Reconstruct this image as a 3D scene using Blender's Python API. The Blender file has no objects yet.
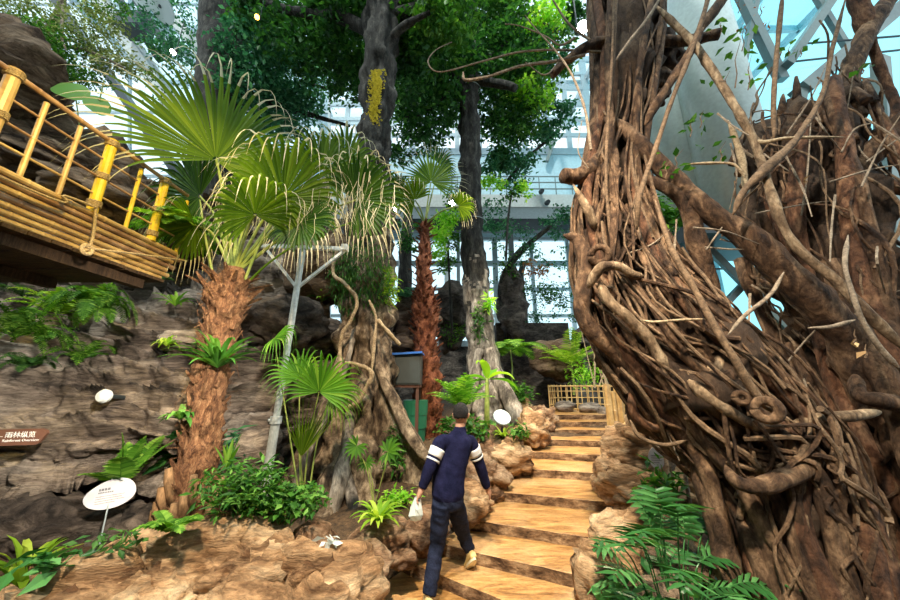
import bpy, bmesh, math, random
import numpy as np
from mathutils import Vector, Matrix, noise
V = Vector
scene = bpy.context.scene
COL = scene.collection
F = 325.0; PITCH = math.radians(14.5); CP, SP = math.cos(PITCH), math.sin(PITCH); EYE = 2.0

# ---------- survey helpers: turn a sighting (column,row) and a distance into a place ----------
def at(px, py, Y):
    u = (px-450)/F; v = (300-py)/F
    t = Y/(CP-v*SP)
    return V((u*t, Y, EYE+(SP+v*CP)*t))
def atz(px, py, z):
    u = (px-450)/F; v = (300-py)/F
    t = (z-EYE)/(SP+v*CP)
    return V((u*t, (CP-v*SP)*t, z))
def mpx(Y, py=300):            # metres per pixel at a distance
    v = (300-py)/F
    return Y/(CP-v*SP)/F

# ---------- materials ----------
def newmat(name):
    m = bpy.data.materials.new(name); m.use_nodes = True
    nt = m.node_tree; nt.nodes.clear()
    return m, nt
def nd(nt, t, **kw):
    n = nt.nodes.new(t)
    for k, v in kw.items():
        if k.startswith('i_'): n.inputs[k[2:].replace('_', ' ')].default_value = v
        else: setattr(n, k, v)
    return n
def rgba(c): return (c[0], c[1], c[2], 1)
def ramp(nt, stops):
    r = nt.nodes.new('ShaderNodeValToRGB'); e = r.color_ramp.elements
    e[0].position, e[0].color = stops[0][0], rgba(stops[0][1])
    e[1].position, e[1].color = stops[-1][0], rgba(stops[-1][1])
    for p, c in stops[1:-1]:
        k = e.new(p); k.color = rgba(c)
    return r
def grain(nt, vec, col, scale, lo=.55, hi=1.25):
    n = nd(nt, 'ShaderNodeTexNoise'); n.inputs['Scale'].default_value = scale; n.inputs['Detail'].default_value = 6; n.inputs['Roughness'].default_value = .75
    nt.links.new(vec, n.inputs['Vector']); mr = nd(nt, 'ShaderNodeMapRange'); mr.inputs['From Min'].default_value = .35; mr.inputs['From Max'].default_value = .65
    mr.inputs['To Min'].default_value = lo; mr.inputs['To Max'].default_value = hi; nt.links.new(n.outputs['Fac'], mr.inputs['Value'])
    mu = nd(nt, 'ShaderNodeVectorMath', operation='SCALE'); nt.links.new(col, mu.inputs[0]); nt.links.new(mr.outputs[0], mu.inputs['Scale']); return mu.outputs[0]
def mat_noise(name, stops, scale=4, detail=8, rough=.85, bump=.5, bscale=None, stretch=(1, 1, 1), bdist=.03, distort=.3, spec=.3, metal=0, second=None, moss=None):
    m, nt = newmat(name); L = nt.links
    o = nd(nt, 'ShaderNodeOutputMaterial'); b = nd(nt, 'ShaderNodeBsdfPrincipled')
    b.inputs['Roughness'].default_value = rough; b.inputs['Metallic'].default_value = metal
    b.inputs['Specular IOR Level'].default_value = spec
    tc = nd(nt, 'ShaderNodeTexCoord'); mp = nd(nt, 'ShaderNodeMapping'); mp.inputs['Scale'].default_value = stretch
    L.new(tc.outputs['Object'], mp.inputs['Vector'])
    n = nd(nt, 'ShaderNodeTexNoise'); n.inputs['Scale'].default_value = scale; n.inputs['Detail'].default_value = detail
    n.inputs['Distortion'].default_value = distort; n.inputs['Roughness'].default_value = .62
    L.new(mp.outputs[0], n.inputs['Vector'])
    r = ramp(nt, stops); L.new(n.outputs['Fac'], r.inputs['Fac'])
    out = r.outputs['Color']
    if second:   # (scale, colour, low, high): patches of another colour
        for (sc, colr, lo, hi) in (second if isinstance(second, list) else [second]):
            n2 = nd(nt, 'ShaderNodeTexNoise'); n2.inputs['Scale'].default_value = sc; n2.inputs['Detail'].default_value = 6
            L.new(tc.outputs['Object'], n2.inputs['Vector'])
            mr = nd(nt, 'ShaderNodeMapRange'); mr.inputs['From Min'].default_value = lo; mr.inputs['From Max'].default_value = hi
            L.new(n2.outputs['Fac'], mr.inputs['Value'])
            mx = nd(nt, 'ShaderNodeMix', data_type='RGBA'); L.new(mr.outputs[0], mx.inputs['Factor'])
            L.new(out, mx.inputs['A']); mx.inputs['B'].default_value = rgba(colr); out = mx.outputs['Result']
    if bump > .4: out = grain(nt, mp.outputs[0], out, (bscale or scale*2.5)*1.6)
    L.new(out, b.inputs['Base Color'])
    if bump:
        n3 = nd(nt, 'ShaderNodeTexNoise'); n3.inputs['Scale'].default_value = bscale or scale*2.5; n3.inputs['Detail'].default_value = 8
        n3.inputs['Roughness'].default_value = .7
        L.new(mp.outputs[0], n3.inputs['Vector'])
        bp = nd(nt, 'ShaderNodeBump'); bp.inputs['Strength'].default_value = bump; bp.inputs['Distance'].default_value = bdist
        L.new(n3.outputs['Fac'], bp.inputs['Height']); L.new(bp.outputs[0], b.inputs['Normal'])
    L.new(b.outputs[0], o.inputs[0])
    return m
def mat_rock(name, dark, mid, light, scale=1.6, strata=(1, 1, 2.2), bump=1.0, rough=.9):
    """carved artificial rock: broad tone, dark cracks from a stretched cell pattern, fine grit"""
    m, nt = newmat(name); L = nt.links
    o = nd(nt, 'ShaderNodeOutputMaterial'); b = nd(nt, 'ShaderNodeBsdfPrincipled')
    b.inputs['Roughness'].default_value = rough; b.inputs['Specular IOR Level'].default_value = .25
    tc = nd(nt, 'ShaderNodeTexCoord'); mp = nd(nt, 'ShaderNodeMapping'); mp.inputs['Scale'].default_value = strata
    mp.inputs['Rotation'].default_value = (0.1, .35, 0)
    L.new(tc.outputs['Object'], mp.inputs['Vector'])
    wn = nd(nt, 'ShaderNodeTexNoise'); wn.inputs['Scale'].default_value = 1.3; wn.inputs['Detail'].default_value = 5
    L.new(mp.outputs[0], wn.inputs['Vector'])
    wm = nd(nt, 'ShaderNodeMix', data_type='RGBA'); wm.inputs['Factor'].default_value = .45
    L.new(mp.outputs[0], wm.inputs['A']); L.new(wn.outputs['Color'], wm.inputs['B'])
    n = nd(nt, 'ShaderNodeTexNoise'); n.inputs['Scale'].default_value = scale*2.2; n.inputs['Detail'].default_value = 9; n.inputs['Roughness'].default_value = .66
    L.new(wm.outputs['Result'], n.inputs['Vector'])
    r = ramp(nt, [(.36, dark), (.46, mid), (.56, [.5*x+.5*y for x, y in zip(mid, light)]), (.64, light)]); L.new(n.outputs['Fac'], r.inputs['Fac'])
    vo = nd(nt, 'ShaderNodeTexVoronoi', feature='DISTANCE_TO_EDGE'); vo.inputs['Scale'].default_value = scale*.55
    L.new(wm.outputs['Result'], vo.inputs['Vector'])
    mr = nd(nt, 'ShaderNodeMapRange'); mr.inputs['From Min'].default_value = 0; mr.inputs['From Max'].default_value = .045
    mr.inputs['To Min'].default_value = .35; mr.inputs['To Max'].default_value = 1
    L.new(vo.outputs['Distance'], mr.inputs['Value'])
    mu = nd(nt, 'ShaderNodeMix', data_type='RGBA', blend_type='MULTIPLY'); mu.inputs['Factor'].default_value = .3
    L.new(r.outputs['Color'], mu.inputs['A']); L.new(mr.outputs[0], mu.inputs['B'])
    L.new(grain(nt, wm.outputs['Result'], mu.outputs['Result'], scale*14, .5, 1.3), b.inputs['Base Color'])
    n3 = nd(nt, 'ShaderNodeTexNoise'); n3.inputs['Scale'].default_value = scale*6; n3.inputs['Detail'].default_value = 10; n3.inputs['Roughness'].default_value = .72
    L.new(wm.outputs['Result'], n3.inputs['Vector'])
    ad = nd(nt, 'ShaderNodeMath', operation='MULTIPLY_ADD'); ad.inputs[1].default_value = .12
    L.new(mr.outputs[0], ad.inputs[0]); L.new(n3.outputs['Fac'], ad.inputs[2])
    bp = nd(nt, 'ShaderNodeBump'); bp.inputs['Strength'].default_value = bump; bp.inputs['Distance'].default_value = .12
    L.new(ad.outputs[0], bp.inputs['Height']); L.new(bp.outputs[0], b.inputs['Normal'])
    L.new(b.outputs[0], o.inputs[0])
    return m
def mat_leaf(name, c1, c2, c3=None, rough=.45, trans=.35, tcol=None):
    m, nt = newmat(name); L = nt.links
    o = nd(nt, 'ShaderNodeOutputMaterial'); b = nd(nt, 'ShaderNodeBsdfPrincipled')
    b.inputs['Roughness'].default_value = rough+.1; b.inputs['Specular IOR Level'].default_value = .22
    g = nd(nt, 'ShaderNodeNewGeometry')
    r = ramp(nt, [(0, c1), (.6, c2), (1, c3 or c2)]); L.new(g.outputs['Random Per Island'], r.inputs['Fac'])
    L.new(r.outputs['Color'], b.inputs['Base Color'])
    t = nd(nt, 'ShaderNodeBsdfTranslucent')
    mu = nd(nt, 'ShaderNodeMix', data_type='RGBA', blend_type='MULTIPLY'); mu.inputs['Factor'].default_value = 1
    L.new(r.outputs['Color'], mu.inputs['A']); mu.inputs['B'].default_value = rgba(tcol or (1.5, 1.6, .7))
    L.new(mu.outputs['Result'], t.inputs['Color'])
    ms = nd(nt, 'ShaderNodeMixShader'); ms.inputs['Fac'].default_value = trans
    L.new(b.outputs[0], ms.inputs[1]); L.new(t.outputs[0], ms.inputs[2]); L.new(ms.outputs[0], o.inputs[0])
    return m
def mat_plain(name, c, rough=.5, metal=0, spec=.5, emit=None, es=0, alpha=None):
    m, nt = newmat(name); o = nd(nt, 'ShaderNodeOutputMaterial'); b = nd(nt, 'ShaderNodeBsdfPrincipled')
    n = nd(nt, 'ShaderNodeTexNoise'); n.inputs['Scale'].default_value = 9; n.inputs['Detail'].default_value = 5
    r = ramp(nt, [(.3, [x*.88 for x in c]), (.7, [min(1, x*1.06) for x in c])])
    tc = nd(nt, 'ShaderNodeTexCoord'); nt.links.new(tc.outputs['Object'], n.inputs['Vector'])
    nt.links.new(n.outputs['Fac'], r.inputs['Fac']); nt.links.new(r.outputs['Color'], b.inputs['Base Color'])
    b.inputs['Roughness'].default_value = rough; b.inputs['Metallic'].default_value = metal; b.inputs['Specular IOR Level'].default_value = spec
    if emit:
        b.inputs['Emission Color'].default_value = rgba(emit); b.inputs['Emission Strength'].default_value = es
    nt.links.new(b.outputs[0], o.inputs[0]); return m
def mat_glass(name, tint, mixf=.12, rough=.05):
    m, nt = newmat(name); o = nd(nt, 'ShaderNodeOutputMaterial')
    t = nd(nt, 'ShaderNodeBsdfTransparent'); t.inputs[0].default_value = rgba(tint)
    g = nd(nt, 'ShaderNodeBsdfGlossy'); g.inputs['Roughness'].default_value = rough
    ms = nd(nt, 'ShaderNodeMixShader'); ms.inputs[0].default_value = mixf
    nt.links.new(t.outputs[0], ms.inputs[1]); nt.links.new(g.outputs[0], ms.inputs[2]); nt.links.new(ms.outputs[0], o.inputs[0])
    return m

M = {}
M['rock_tan'] = mat_rock('tan carved rock', (.15, .07, .03), (.50, .29, .145), (.82, .58, .35), 1.5, (.6, 1, 2.4))
M['rock_pink'] = mat_rock('pinkish brown rock', (.10, .048, .025), (.30, .17, .095), (.60, .42, .27), 2.0, (.8, 1, 1.8))
M['rock_grey'] = mat_rock('grey brown cliff rock', (.04, .032, .028), (.20, .155, .125), (.50, .41, .33), .75, (.7, 1, 3.4))
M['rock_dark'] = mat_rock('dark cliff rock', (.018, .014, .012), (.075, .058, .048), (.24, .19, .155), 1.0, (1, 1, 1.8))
M['rock_brown'] = mat_rock('weathered brown rock', (.05, .03, .02), (.19, .12, .075), (.38, .26, .17), .9, (1, 1, 3))
M['soil'] = mat_noise('leaf littered soil', [(.3, (.03, .02, .012)), (.55, (.10, .06, .032)), (.75, (.2, .12, .06))], 14, bump=1, bscale=30)
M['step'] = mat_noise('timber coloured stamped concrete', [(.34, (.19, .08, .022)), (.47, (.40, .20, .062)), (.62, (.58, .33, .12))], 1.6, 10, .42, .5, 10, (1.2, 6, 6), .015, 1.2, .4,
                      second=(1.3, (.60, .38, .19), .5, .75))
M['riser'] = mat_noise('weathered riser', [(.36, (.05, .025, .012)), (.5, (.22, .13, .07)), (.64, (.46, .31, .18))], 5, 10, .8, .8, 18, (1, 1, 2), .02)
M['bark_dark'] = mat_noise('dark tree bark', [(.3, (.012, .011, .010)), (.5, (.045, .042, .037)), (.72, (.13, .12, .10))], 9, 9, .9, 1, 26, (1, 1, .3), .05)
M['bark_grey'] = mat_noise('pale grey buttress bark', [(.36, (.07, .056, .045)), (.5, (.25, .21, .17)), (.64, (.48, .42, .35))], 7, 10, .85, 1, 16, (1, 1, .3), .06,
                           second=(2.5, (.06, .05, .04), .55, .7))
M['bark_but'] = mat_noise('mottled brown bark', [(.36, (.035, .022, .014)), (.49, (.18, .125, .08)), (.62, (.50, .38, .26))], 5, 11, .9, 1, 12, (1, 1, .6), .09)
M['bark_fib'] = mat_noise('hairy brown palm fibre', [(.3, (.05, .02, .01)), (.5, (.22, .10, .045)), (.75, (.46, .26, .13))], 20, 8, .95, 1, 50, (1, 1, .35), .05)
M['bark_red'] = mat_noise('red brown palm trunk', [(.28, (.045, .012, .007)), (.5, (.21, .065, .03)), (.75, (.46, .18, .085))], 14, 8, .9, 1, 30, (1, 1, .7), .05)
M['boot'] = mat_noise('cut palm leaf base', [(.3, (.07, .035, .015)), (.7, (.36, .21, .10))], 12, 6, .8, .6, 30, (1, 1, .3))
M['root'] = mat_noise('brown strangler root', [(.34, (.022, .010, .005)), (.5, (.105, .055, .028)), (.66, (.30, .18, .10))], 8, 10, .8, 1, 16, (1, 1, .5), .06, .8, .3)
M['root_red'] = mat_noise('red brown strangler root', [(.34, (.028, .011, .005)), (.5, (.135, .058, .028)), (.66, (.32, .165, .085))], 8, 10, .8, 1, 16, (1, 1, .5), .06, .8, .3)
M['root_pale'] = mat_noise('pale root', [(.34, (.09, .052, .028)), (.5, (.25, .165, .095)), (.66, (.48, .35, .22))], 10, 9, .8, 1, 20, (1, 1, .5), .04, .8)
M['root_dark'] = mat_noise('dark inner wood', [(.3, (.014, .008, .005)), (.5, (.05, .028, .016)), (.75, (.13, .08, .045))], 5, 9, .9, 1, 16, (1, 1, .4), .05)
M['liana'] = mat_noise('pale liana bark', [(.3, (.2, .13, .07)), (.7, (.60, .46, .29))], 16, 6, .8, .6, 40)
M['twig'] = mat_noise('grey twig', [(.3, (.13, .095, .065)), (.7, (.40, .31, .22))], 16, 5, .8, .5, 40)
M['twig_brown'] = mat_noise('brown twig', [(.3, (.075, .045, .025)), (.7, (.26, .165, .095))], 16, 5, .8, .5, 40)
M['straw'] = mat_leaf('pale straw leaf tips', (.50, .43, .25), (.72, .66, .45), (.88, .84, .66), .6, .4, (1, 1, .9))
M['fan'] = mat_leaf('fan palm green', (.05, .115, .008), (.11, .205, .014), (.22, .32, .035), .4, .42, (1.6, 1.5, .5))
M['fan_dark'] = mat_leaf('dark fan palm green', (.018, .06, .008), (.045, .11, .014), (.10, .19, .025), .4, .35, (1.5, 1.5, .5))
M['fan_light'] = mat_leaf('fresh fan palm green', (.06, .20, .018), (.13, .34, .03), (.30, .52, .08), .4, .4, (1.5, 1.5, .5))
M['petiole'] = mat_noise('green leaf stalk', [(.3, (.14, .20, .04)), (.7, (.34, .38, .10))], 8, 3, .5, 0)
M['leaf_dark'] = mat_leaf('dark canopy leaf', (.012, .055, .014), (.03, .115, .028), (.08, .22, .045), .4, .4)
M['leaf_teal'] = mat_leaf('blue green canopy leaf', (.018, .09, .045), (.05, .18, .085), (.13, .32, .14), .4, .35, (1.2, 1.5, 1.1))
M['leaf_lime'] = mat_leaf('lime green leaf', (.16, .42, .03), (.35, .65, .06), (.70, .85, .20), .4, .45)  # lime green tone of the leaves themselves
M['leaf_mid'] = mat_leaf('mid green leaf', (.02, .085, .012), (.055, .17, .022), (.16, .34, .06), .4, .3)
M['leaf_olive'] = mat_leaf('olive grey leaf', (.10, .13, .045), (.20, .24, .09), (.42, .44, .26), .45, .3)
M['leaf_pine'] = mat_leaf('deep glossy green leaf', (.02, .08, .02), (.045, .16, .04), (.14, .34, .11), .2, .3)
M['fern'] = mat_leaf('fern green', (.035, .12, .01), (.09, .23, .02), (.24, .42, .06), .5, .4)
M['fern_lime'] = mat_leaf('yellow green fern', (.11, .25, .015), (.25, .42, .03), (.48, .60, .09), .5, .4)
M['fern_dark'] = mat_leaf('dark fern green', (.03, .10, .025), (.06, .16, .035), (.11, .24, .05), .5, .35)  # darker fern green
M['leaf_red'] = mat_leaf('orange brown withered leaf', (.30, .10, .03), (.48, .20, .06), (.60, .34, .12), .6, .3, (1.2, .9, .6))
M['dry'] = mat_leaf('dry brown leaf', (.24, .14, .06), (.42, .27, .13), (.55, .38, .2), .8, .2, (1, 1, .8))
M['lichen'] = mat_noise('yellow lichen', [(.3, (.50, .40, .04)), (.7, (.90, .76, .10))], 20, 5, .9, .3, 40)
M['bamboo'] = mat_noise('golden bamboo', [(.3, (.34, .19, .07)), (.55, (.56, .36, .14)), (.8, (.72, .52, .26))], 5, 5, .35, .15, 20, (1, 1, 1), .01, spec=.5)
M['bamboo_lit'] = mat_noise('yellow lamplit bamboo', [(.3, (.62, .38, .02)), (.55, (.82, .55, .03)), (.8, (.90, .68, .08))], 5, 5, .35, .15, 20, (1, 1, 1), .01, spec=.5)  # tan bamboo with the yellow lamplight put into its colour
M['bamboo_b'] = mat_noise('brown bamboo', [(.3, (.20, .10, .05)), (.55, (.40, .23, .12)), (.8, (.60, .40, .25))], 5, 5, .4, .15, 20, (1, 1, 1), .01, spec=.5)
M['rope'] = mat_noise('hemp rope', [(.3, (.34, .22, .10)), (.7, (.66, .48, .26))], 60, 3, .9, .6, 90)
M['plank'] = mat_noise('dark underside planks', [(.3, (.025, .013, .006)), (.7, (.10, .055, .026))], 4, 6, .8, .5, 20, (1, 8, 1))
M['white_paint'] = mat_plain('white painted steel', (.72, .76, .78), .35)
M['galv'] = mat_noise('pale blue grey steel tube', [(.3, (.42, .47, .49)), (.7, (.72, .77, .79))], 12, 6, .35, .1, 30, metal=.3)
M['steel_d'] = mat_plain('dark grey steel', (.035, .045, .05), .4, .3)
M['steel_g'] = mat_plain('grey green steel', (.15, .19, .185), .4, .2)
M['steel_l'] = mat_plain('light grey steel', (.36, .43, .46), .35, .2)
M['wallblue'] = mat_plain('pale blue panelled wall', (.42, .58, .64), .6)
M['hall'] = mat_plain('olive grey hall wall', (.16, .17, .13), .8)
M['soffit'] = mat_plain('pale concrete soffit', (.50, .53, .52), .7)
M['column'] = mat_plain('glossy cream column', (.52, .60, .57), .15)
M['glass_b'] = mat_glass('blue tinted glass', (.90, .98, 1), .08)
M['glass_c'] = mat_glass('clear glass', (.97, 1, 1), .08)
M['glass_t'] = mat_glass('teal glass', (.35, .80, .86), .10)
M['glass_a'] = mat_glass('aqua roof film', (.62, .90, .94), .05)
M['lamp'] = mat_plain('lit lamp', (1, 1, 1), .5, emit=(1, .93, .82), es=40)
M['lamp_o'] = mat_plain('lit amber lamp', (1, .6, .2), .5, emit=(1, .42, .05), es=9)
M['sign_w'] = mat_plain('white sign board', (.60, .59, .63), .5)
M['sign_b'] = mat_plain('brown timber sign', (.16, .075, .05), .5)
M['ink'] = mat_plain('grey print', (.20, .20, .22), .6)
M['white'] = mat_plain('white lettering', (.9, .9, .9), .5)
M['blue'] = mat_plain('blue lid', (.03, .14, .50), .4)
M['greybox'] = mat_plain('grey cabinet', (.045, .055, .055), .5)
M['green'] = mat_plain('green bin', (.02, .16, .09), .4)
M['rust'] = mat_plain('rust brown steel', (.10, .04, .025), .7)
M['black'] = mat_plain('black', (.008, .008, .01), .6)
M['skin'] = mat_plain('skin', (.50, .27, .18), .5)
M['hair'] = mat_noise('short black hair', [(.3, (.004, .004, .005)), (.7, (.03, .025, .024))], 60, 4, .6, .8, 120)
M['navy'] = mat_noise('navy knit', [(.3, (.006, .007, .026)), (.7, (.018, .019, .062))], 12, 5, .95, .5, 90, spec=.1)
M['jean'] = mat_noise('dark blue denim', [(.3, (.006, .009, .022)), (.7, (.028, .035, .07))], 9, 6, .9, .5, 60, spec=.1)
M['shoe'] = mat_plain('tan shoe', (.62, .47, .20), .6)
M['sole'] = mat_plain('cream sole', (.70, .62, .42), .6)
M['bandw'] = mat_plain('white knit band', (.75, .75, .75), .9)
M['bag'] = mat_leaf('thin white plastic', (.62, .68, .64), (.75, .8, .77), None, .25, .3, (1, 1, 1))

M['disc'] = mat_leaf('translucent white fabric', (.55, .6, .6), (.65, .7, .7), None, .6, .5, (1, 1, 1))
M['glass_t2'] = mat_glass('pale blue glass', (.92, .97, .99), .08)
M['glass_roof'] = mat_glass('roof glass', (.93, .98, 1), .05)

# ---------- mesh builder ----------
class MB:
    def __init__(s): s.v = []; s.f = []; s.m = []; s.n = 0
    def add(s, vs, fs, mi=0):
        b = len(s.v); s.v.extend(tuple(p) for p in vs)
        for f in fs: s.f.append(tuple(i+b for i in f)); s.m.append(mi)
        return b
    def box(s, c, d, R=None, mi=0):
        hx, hy, hz = d[0]/2, d[1]/2, d[2]/2; c = V(c); o = []
        for x in (-hx, hx):
            for y in (-hy, hy):
                for z in (-hz, hz):
                    p = V((x, y, z)); p = (R @ p) if R else p; o.append(c+p)
        s.add(o, [(0, 1, 3, 2), (4, 6, 7, 5), (0, 4, 5, 1), (2, 3, 7, 6), (0, 2, 6, 4), (1, 5, 7, 3)], mi)
    def beam(s, a, b, w, h, mi=0, up=(0, 0, 1)):
        a, b = V(a), V(b); d = (b-a).normalized(); u = V(up)
        if abs(d.dot(u)) > .97: u = V((0, 1, 0))
        x = d.cross(u).normalized(); z = x.cross(d)
        R = Matrix((x, d, z)).transposed()
        s.box((a+b)/2, (w, (b-a).length, h), R, mi)
    def tube(s, pts, rad, seg=8, lump=0.0, freq=3.0, seed=0, mi=0, cap=True, flute=None):
        pts = [V(p) for p in pts]; n = len(pts)
        if not hasattr(rad, '__len__'): rad = [rad]*n
        t0 = (pts[1]-pts[0]).normalized(); u = t0.orthogonal().normalized(); vs = []
        for i in range(n):
            t = (pts[min(i+1, n-1)]-pts[max(i-1, 0)])
            t = t.normalized() if t.length > 1e-9 else t0
            u = (u-t*u.dot(t)); u = u.normalized() if u.length > 1e-6 else t.orthogonal().normalized()
            w = t.cross(u)
            for k in range(seg):
                a = 2*math.pi*k/seg; d = u*math.cos(a)+w*math.sin(a); r = rad[i]
                if flute: r *= 1+flute[0]*math.sin(flute[1]*a+flute[2]+i*.05)
                p = pts[i]+d*r
                if lump: r2 = lump*rad[i]*noise.fractal(p*freq+V((seed*7.1, seed*3.3, 0)), 1, 2, 4); p = p+d*r2
                vs.append(p)
        fs = [(i*seg+k, i*seg+(k+1) % seg, (i+1)*seg+(k+1) % seg, (i+1)*seg+k) for i in range(n-1) for k in range(seg)]
        if cap: fs += [tuple(range(seg-1, -1, -1)), tuple((n-1)*seg+k for k in range(seg))]
        s.add(vs, fs, mi)
    def strip(s, pts, wid, side, fold=0.0, nrm=None, mis=None):
        """leaf blade along pts, widths, sideways vector(s), folded along its midrib"""
        vs = []; n = len(pts)
        for i, p in enumerate(pts):
            sd = side[i] if isinstance(side, list) else side
            t = (pts[min(i+1, n-1)]-pts[max(i-1, 0)]).normalized(); nn = sd.cross(t)
            vs += [p-sd*wid[i]*.5+nn*fold*wid[i], p, p+sd*wid[i]*.5+nn*fold*wid[i]]
        b = len(s.v); s.v.extend(tuple(q) for q in vs)
        for i in range(n-1):
            for k in (0, 1):
                s.f.append((b+i*3+k, b+i*3+k+1, b+i*3+k+4, b+i*3+k+3)); s.m.append(mis[i] if mis else 0)
    def leafcloud(s, C, size, rng, flat=.4, wid=.5, mi=0, down=.3):
        """many single leaves, each a folded blade"""
        C = np.asarray(C); N = len(C)
        T = np.array([[0, 0, 0], [-wid/2, .45, .05], [0, .5, -.04], [wid/2, .45, .05], [0, 1, -.12]])
        a = rng.uniform(0, 2*np.pi, N); el = rng.normal(-down, .45, N)
        d = np.stack([np.cos(a)*np.cos(el), np.sin(a)*np.cos(el), np.sin(el)], 1)
        r = rng.normal(0, 1, (N, 3))*flat; r[:, 2] += 1
        x = np.cross(d, r); x /= np.linalg.norm(x, axis=1)[:, None]+1e-9; z = np.cross(x, d)
        sz = size*rng.uniform(.6, 1.3, N)
        P = C[:, None, :]+sz[:, None, None]*(T[None, :, 0, None]*x[:, None, :]+T[None, :, 1, None]*d[:, None, :]+T[None, :, 2, None]*z[:, None, :])
        b = len(s.v); s.v.extend(map(tuple, P.reshape(-1, 3)))
        for i in range(N):
            k = b+5*i; s.f.append((k, k+2, k+4, k+1)); s.f.append((k, k+3, k+4, k+2)); s.m += [mi, mi]
    def build(s, name, mats, parent=None, loc=None, smooth=False):
        me = bpy.data.meshes.new(name)
        off = V(loc) if loc is not None else (V(parent['_w']) if parent is not None and '_w' in parent else V((0, 0, 0)))
        a = np.array(s.v, dtype=float).reshape(-1, 3)-np.array(off)
        me.from_pydata(a.tolist(), [], s.f)
        if not isinstance(mats, (list, tuple)): mats = [mats]
        for m in mats: me.materials.append(M[m])
        if len(mats) > 1: me.polygons.foreach_set('material_index', s.m)
        if smooth: me.polygons.foreach_set('use_smooth', [True]*len(me.polygons))
        me.update()
        o = bpy.data.objects.new(name, me); COL.objects.link(o)
        if parent is not None: o.parent = parent; o['_w'] = list(off)
        else: o.location = off; o['_w'] = list(off)
        return o
def tag(o, label=None, cat=None, group=None, kind=None):
    if label: o['label'] = label
    if cat: o['category'] = cat
    if group: o['group'] = group
    if kind: o['kind'] = kind
    return o
def thing(name, label, cat, loc, group=None):
    o = bpy.data.objects.new(name, None); COL.objects.link(o); o.location = loc; o['_w'] = list(loc)
    o.empty_display_size = .1
    return tag(o, label, cat, group)
def one(mb, name, mats, label, cat, loc=None, group=None, smooth=False, kind=None):
    if loc is None:
        a = np.array(mb.v); c = a.mean(0); loc = (c[0], c[1], a[:, 2].min())
    return tag(mb.build(name, mats, None, loc, smooth), label, cat, group, kind)
def struct(mb, name, mats, smooth=False):
    return tag(mb.build(name, mats, None, (0, 0, 0), smooth), kind='structure')
def spl(ctrl, n=None, per=6):
    """Catmull-Rom through control points (any dimension)"""
    c = [np.array(p, float) for p in ctrl]
    if len(c) == 2: return [c[0]*(1-t)+c[1]*t for t in np.linspace(0, 1, per+1)]
    c = [2*c[0]-c[1]]+c+[2*c[-1]-c[-2]]; out = []
    for i in range(1, len(c)-2):
        for k in range(per):
            t = k/per
            out.append(.5*((2*c[i])+(-c[i-1]+c[i+1])*t+(2*c[i-1]-5*c[i]+4*c[i+1]-c[i+2])*t*t+(-c[i-1]+3*c[i]-3*c[i+1]+c[i+2])*t**3))
    out.append(c[-2]); return out
def sight(path, per=6):
    """path of (column,row,distance[,radius]) -> smoothed world points (+radii)"""
    q = []
    for p in path:
        w = at(p[0], p[1], p[2]); q.append([w.x, w.y, w.z]+list(p[3:]))
    r = spl(q, per=per)
    return [V(k[:3]) for k in r], [float(k[3]) for k in r] if len(path[0]) > 3 else None

# ---------- rocks ----------
def rock_mb(c, rad, seed, sub=4, rough=.28, freq=1.3, rotz=0, tilt=0, facets=True, crack=.05):
    bm = bmesh.new(); bmesh.ops.create_icosphere(bm, subdivisions=sub, radius=1)
    R = Matrix.Rotation(rotz, 3, 'Z') @ Matrix.Rotation(tilt, 3, 'Y'); c = V(c); off = V((seed*5.7, seed*2.3, seed*9.1))
    rm = (rad[0]*rad[1]*rad[2])**(1/3)
    rnd = random.Random(seed); planes = []
    for _ in range(9):
        d = V((rnd.gauss(0, 1), rnd.gauss(0, 1), rnd.gauss(0, 1))).normalized(); planes.append((d, rnd.uniform(.62, .85)))
    mb = MB(); vs = []
    for v in bm.verts:
        n = v.co.normalized(); k = 1.0
        if facets:
            for d, h in planes:
                q = n.dot(d)
                if q > h: k = min(k, h/q)
        p = V((n.x*rad[0], n.y*rad[1], n.z*rad[2]))*k*1.12
        w = R @ p; q = (c+w)*freq/1.0+off
        h = noise.fractal(q, .9, 2.1, 6)*rough*rm*.7
        q2 = V((q.x*.8+q.z*.6, q.y*1.1, q.z*2.4-q.x*.5)); q2 = q2+V((1, 1, 1))*noise.noise(q)*.5
        rd = 1-abs(noise.noise(q2*1.1))*2; rd2 = 1-abs(noise.noise(q2*2.7))*2
        h -= (max(0, rd-.55)*.55+max(0, rd2-.5)*.22)*rm*(crack/.06)
        h += (noise.noise(V((q.x*4+q.z*2, q.y*4, q.z*7)))*.075+noise.noise(q*11)*.022)*rm*(1 if sub > 3 else .5)
        nn = (R @ n)
        vs.append(c+w+nn*h)
    mb.add(vs, [tuple(v.index for v in f.verts) for f in bm.faces]); bm.free()
    return mb
def boulder(px, py, Y, rad, mat, label, seed, sub=4, name='boulder', group=None, **kw):
    c = at(px, py, Y); mb = rock_mb(c, rad, seed, sub, **kw)
    o = one(mb, name, mat, label, 'rock', (c.x, c.y, c.z-rad[2]), group, smooth=True); solid(o); return o
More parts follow.
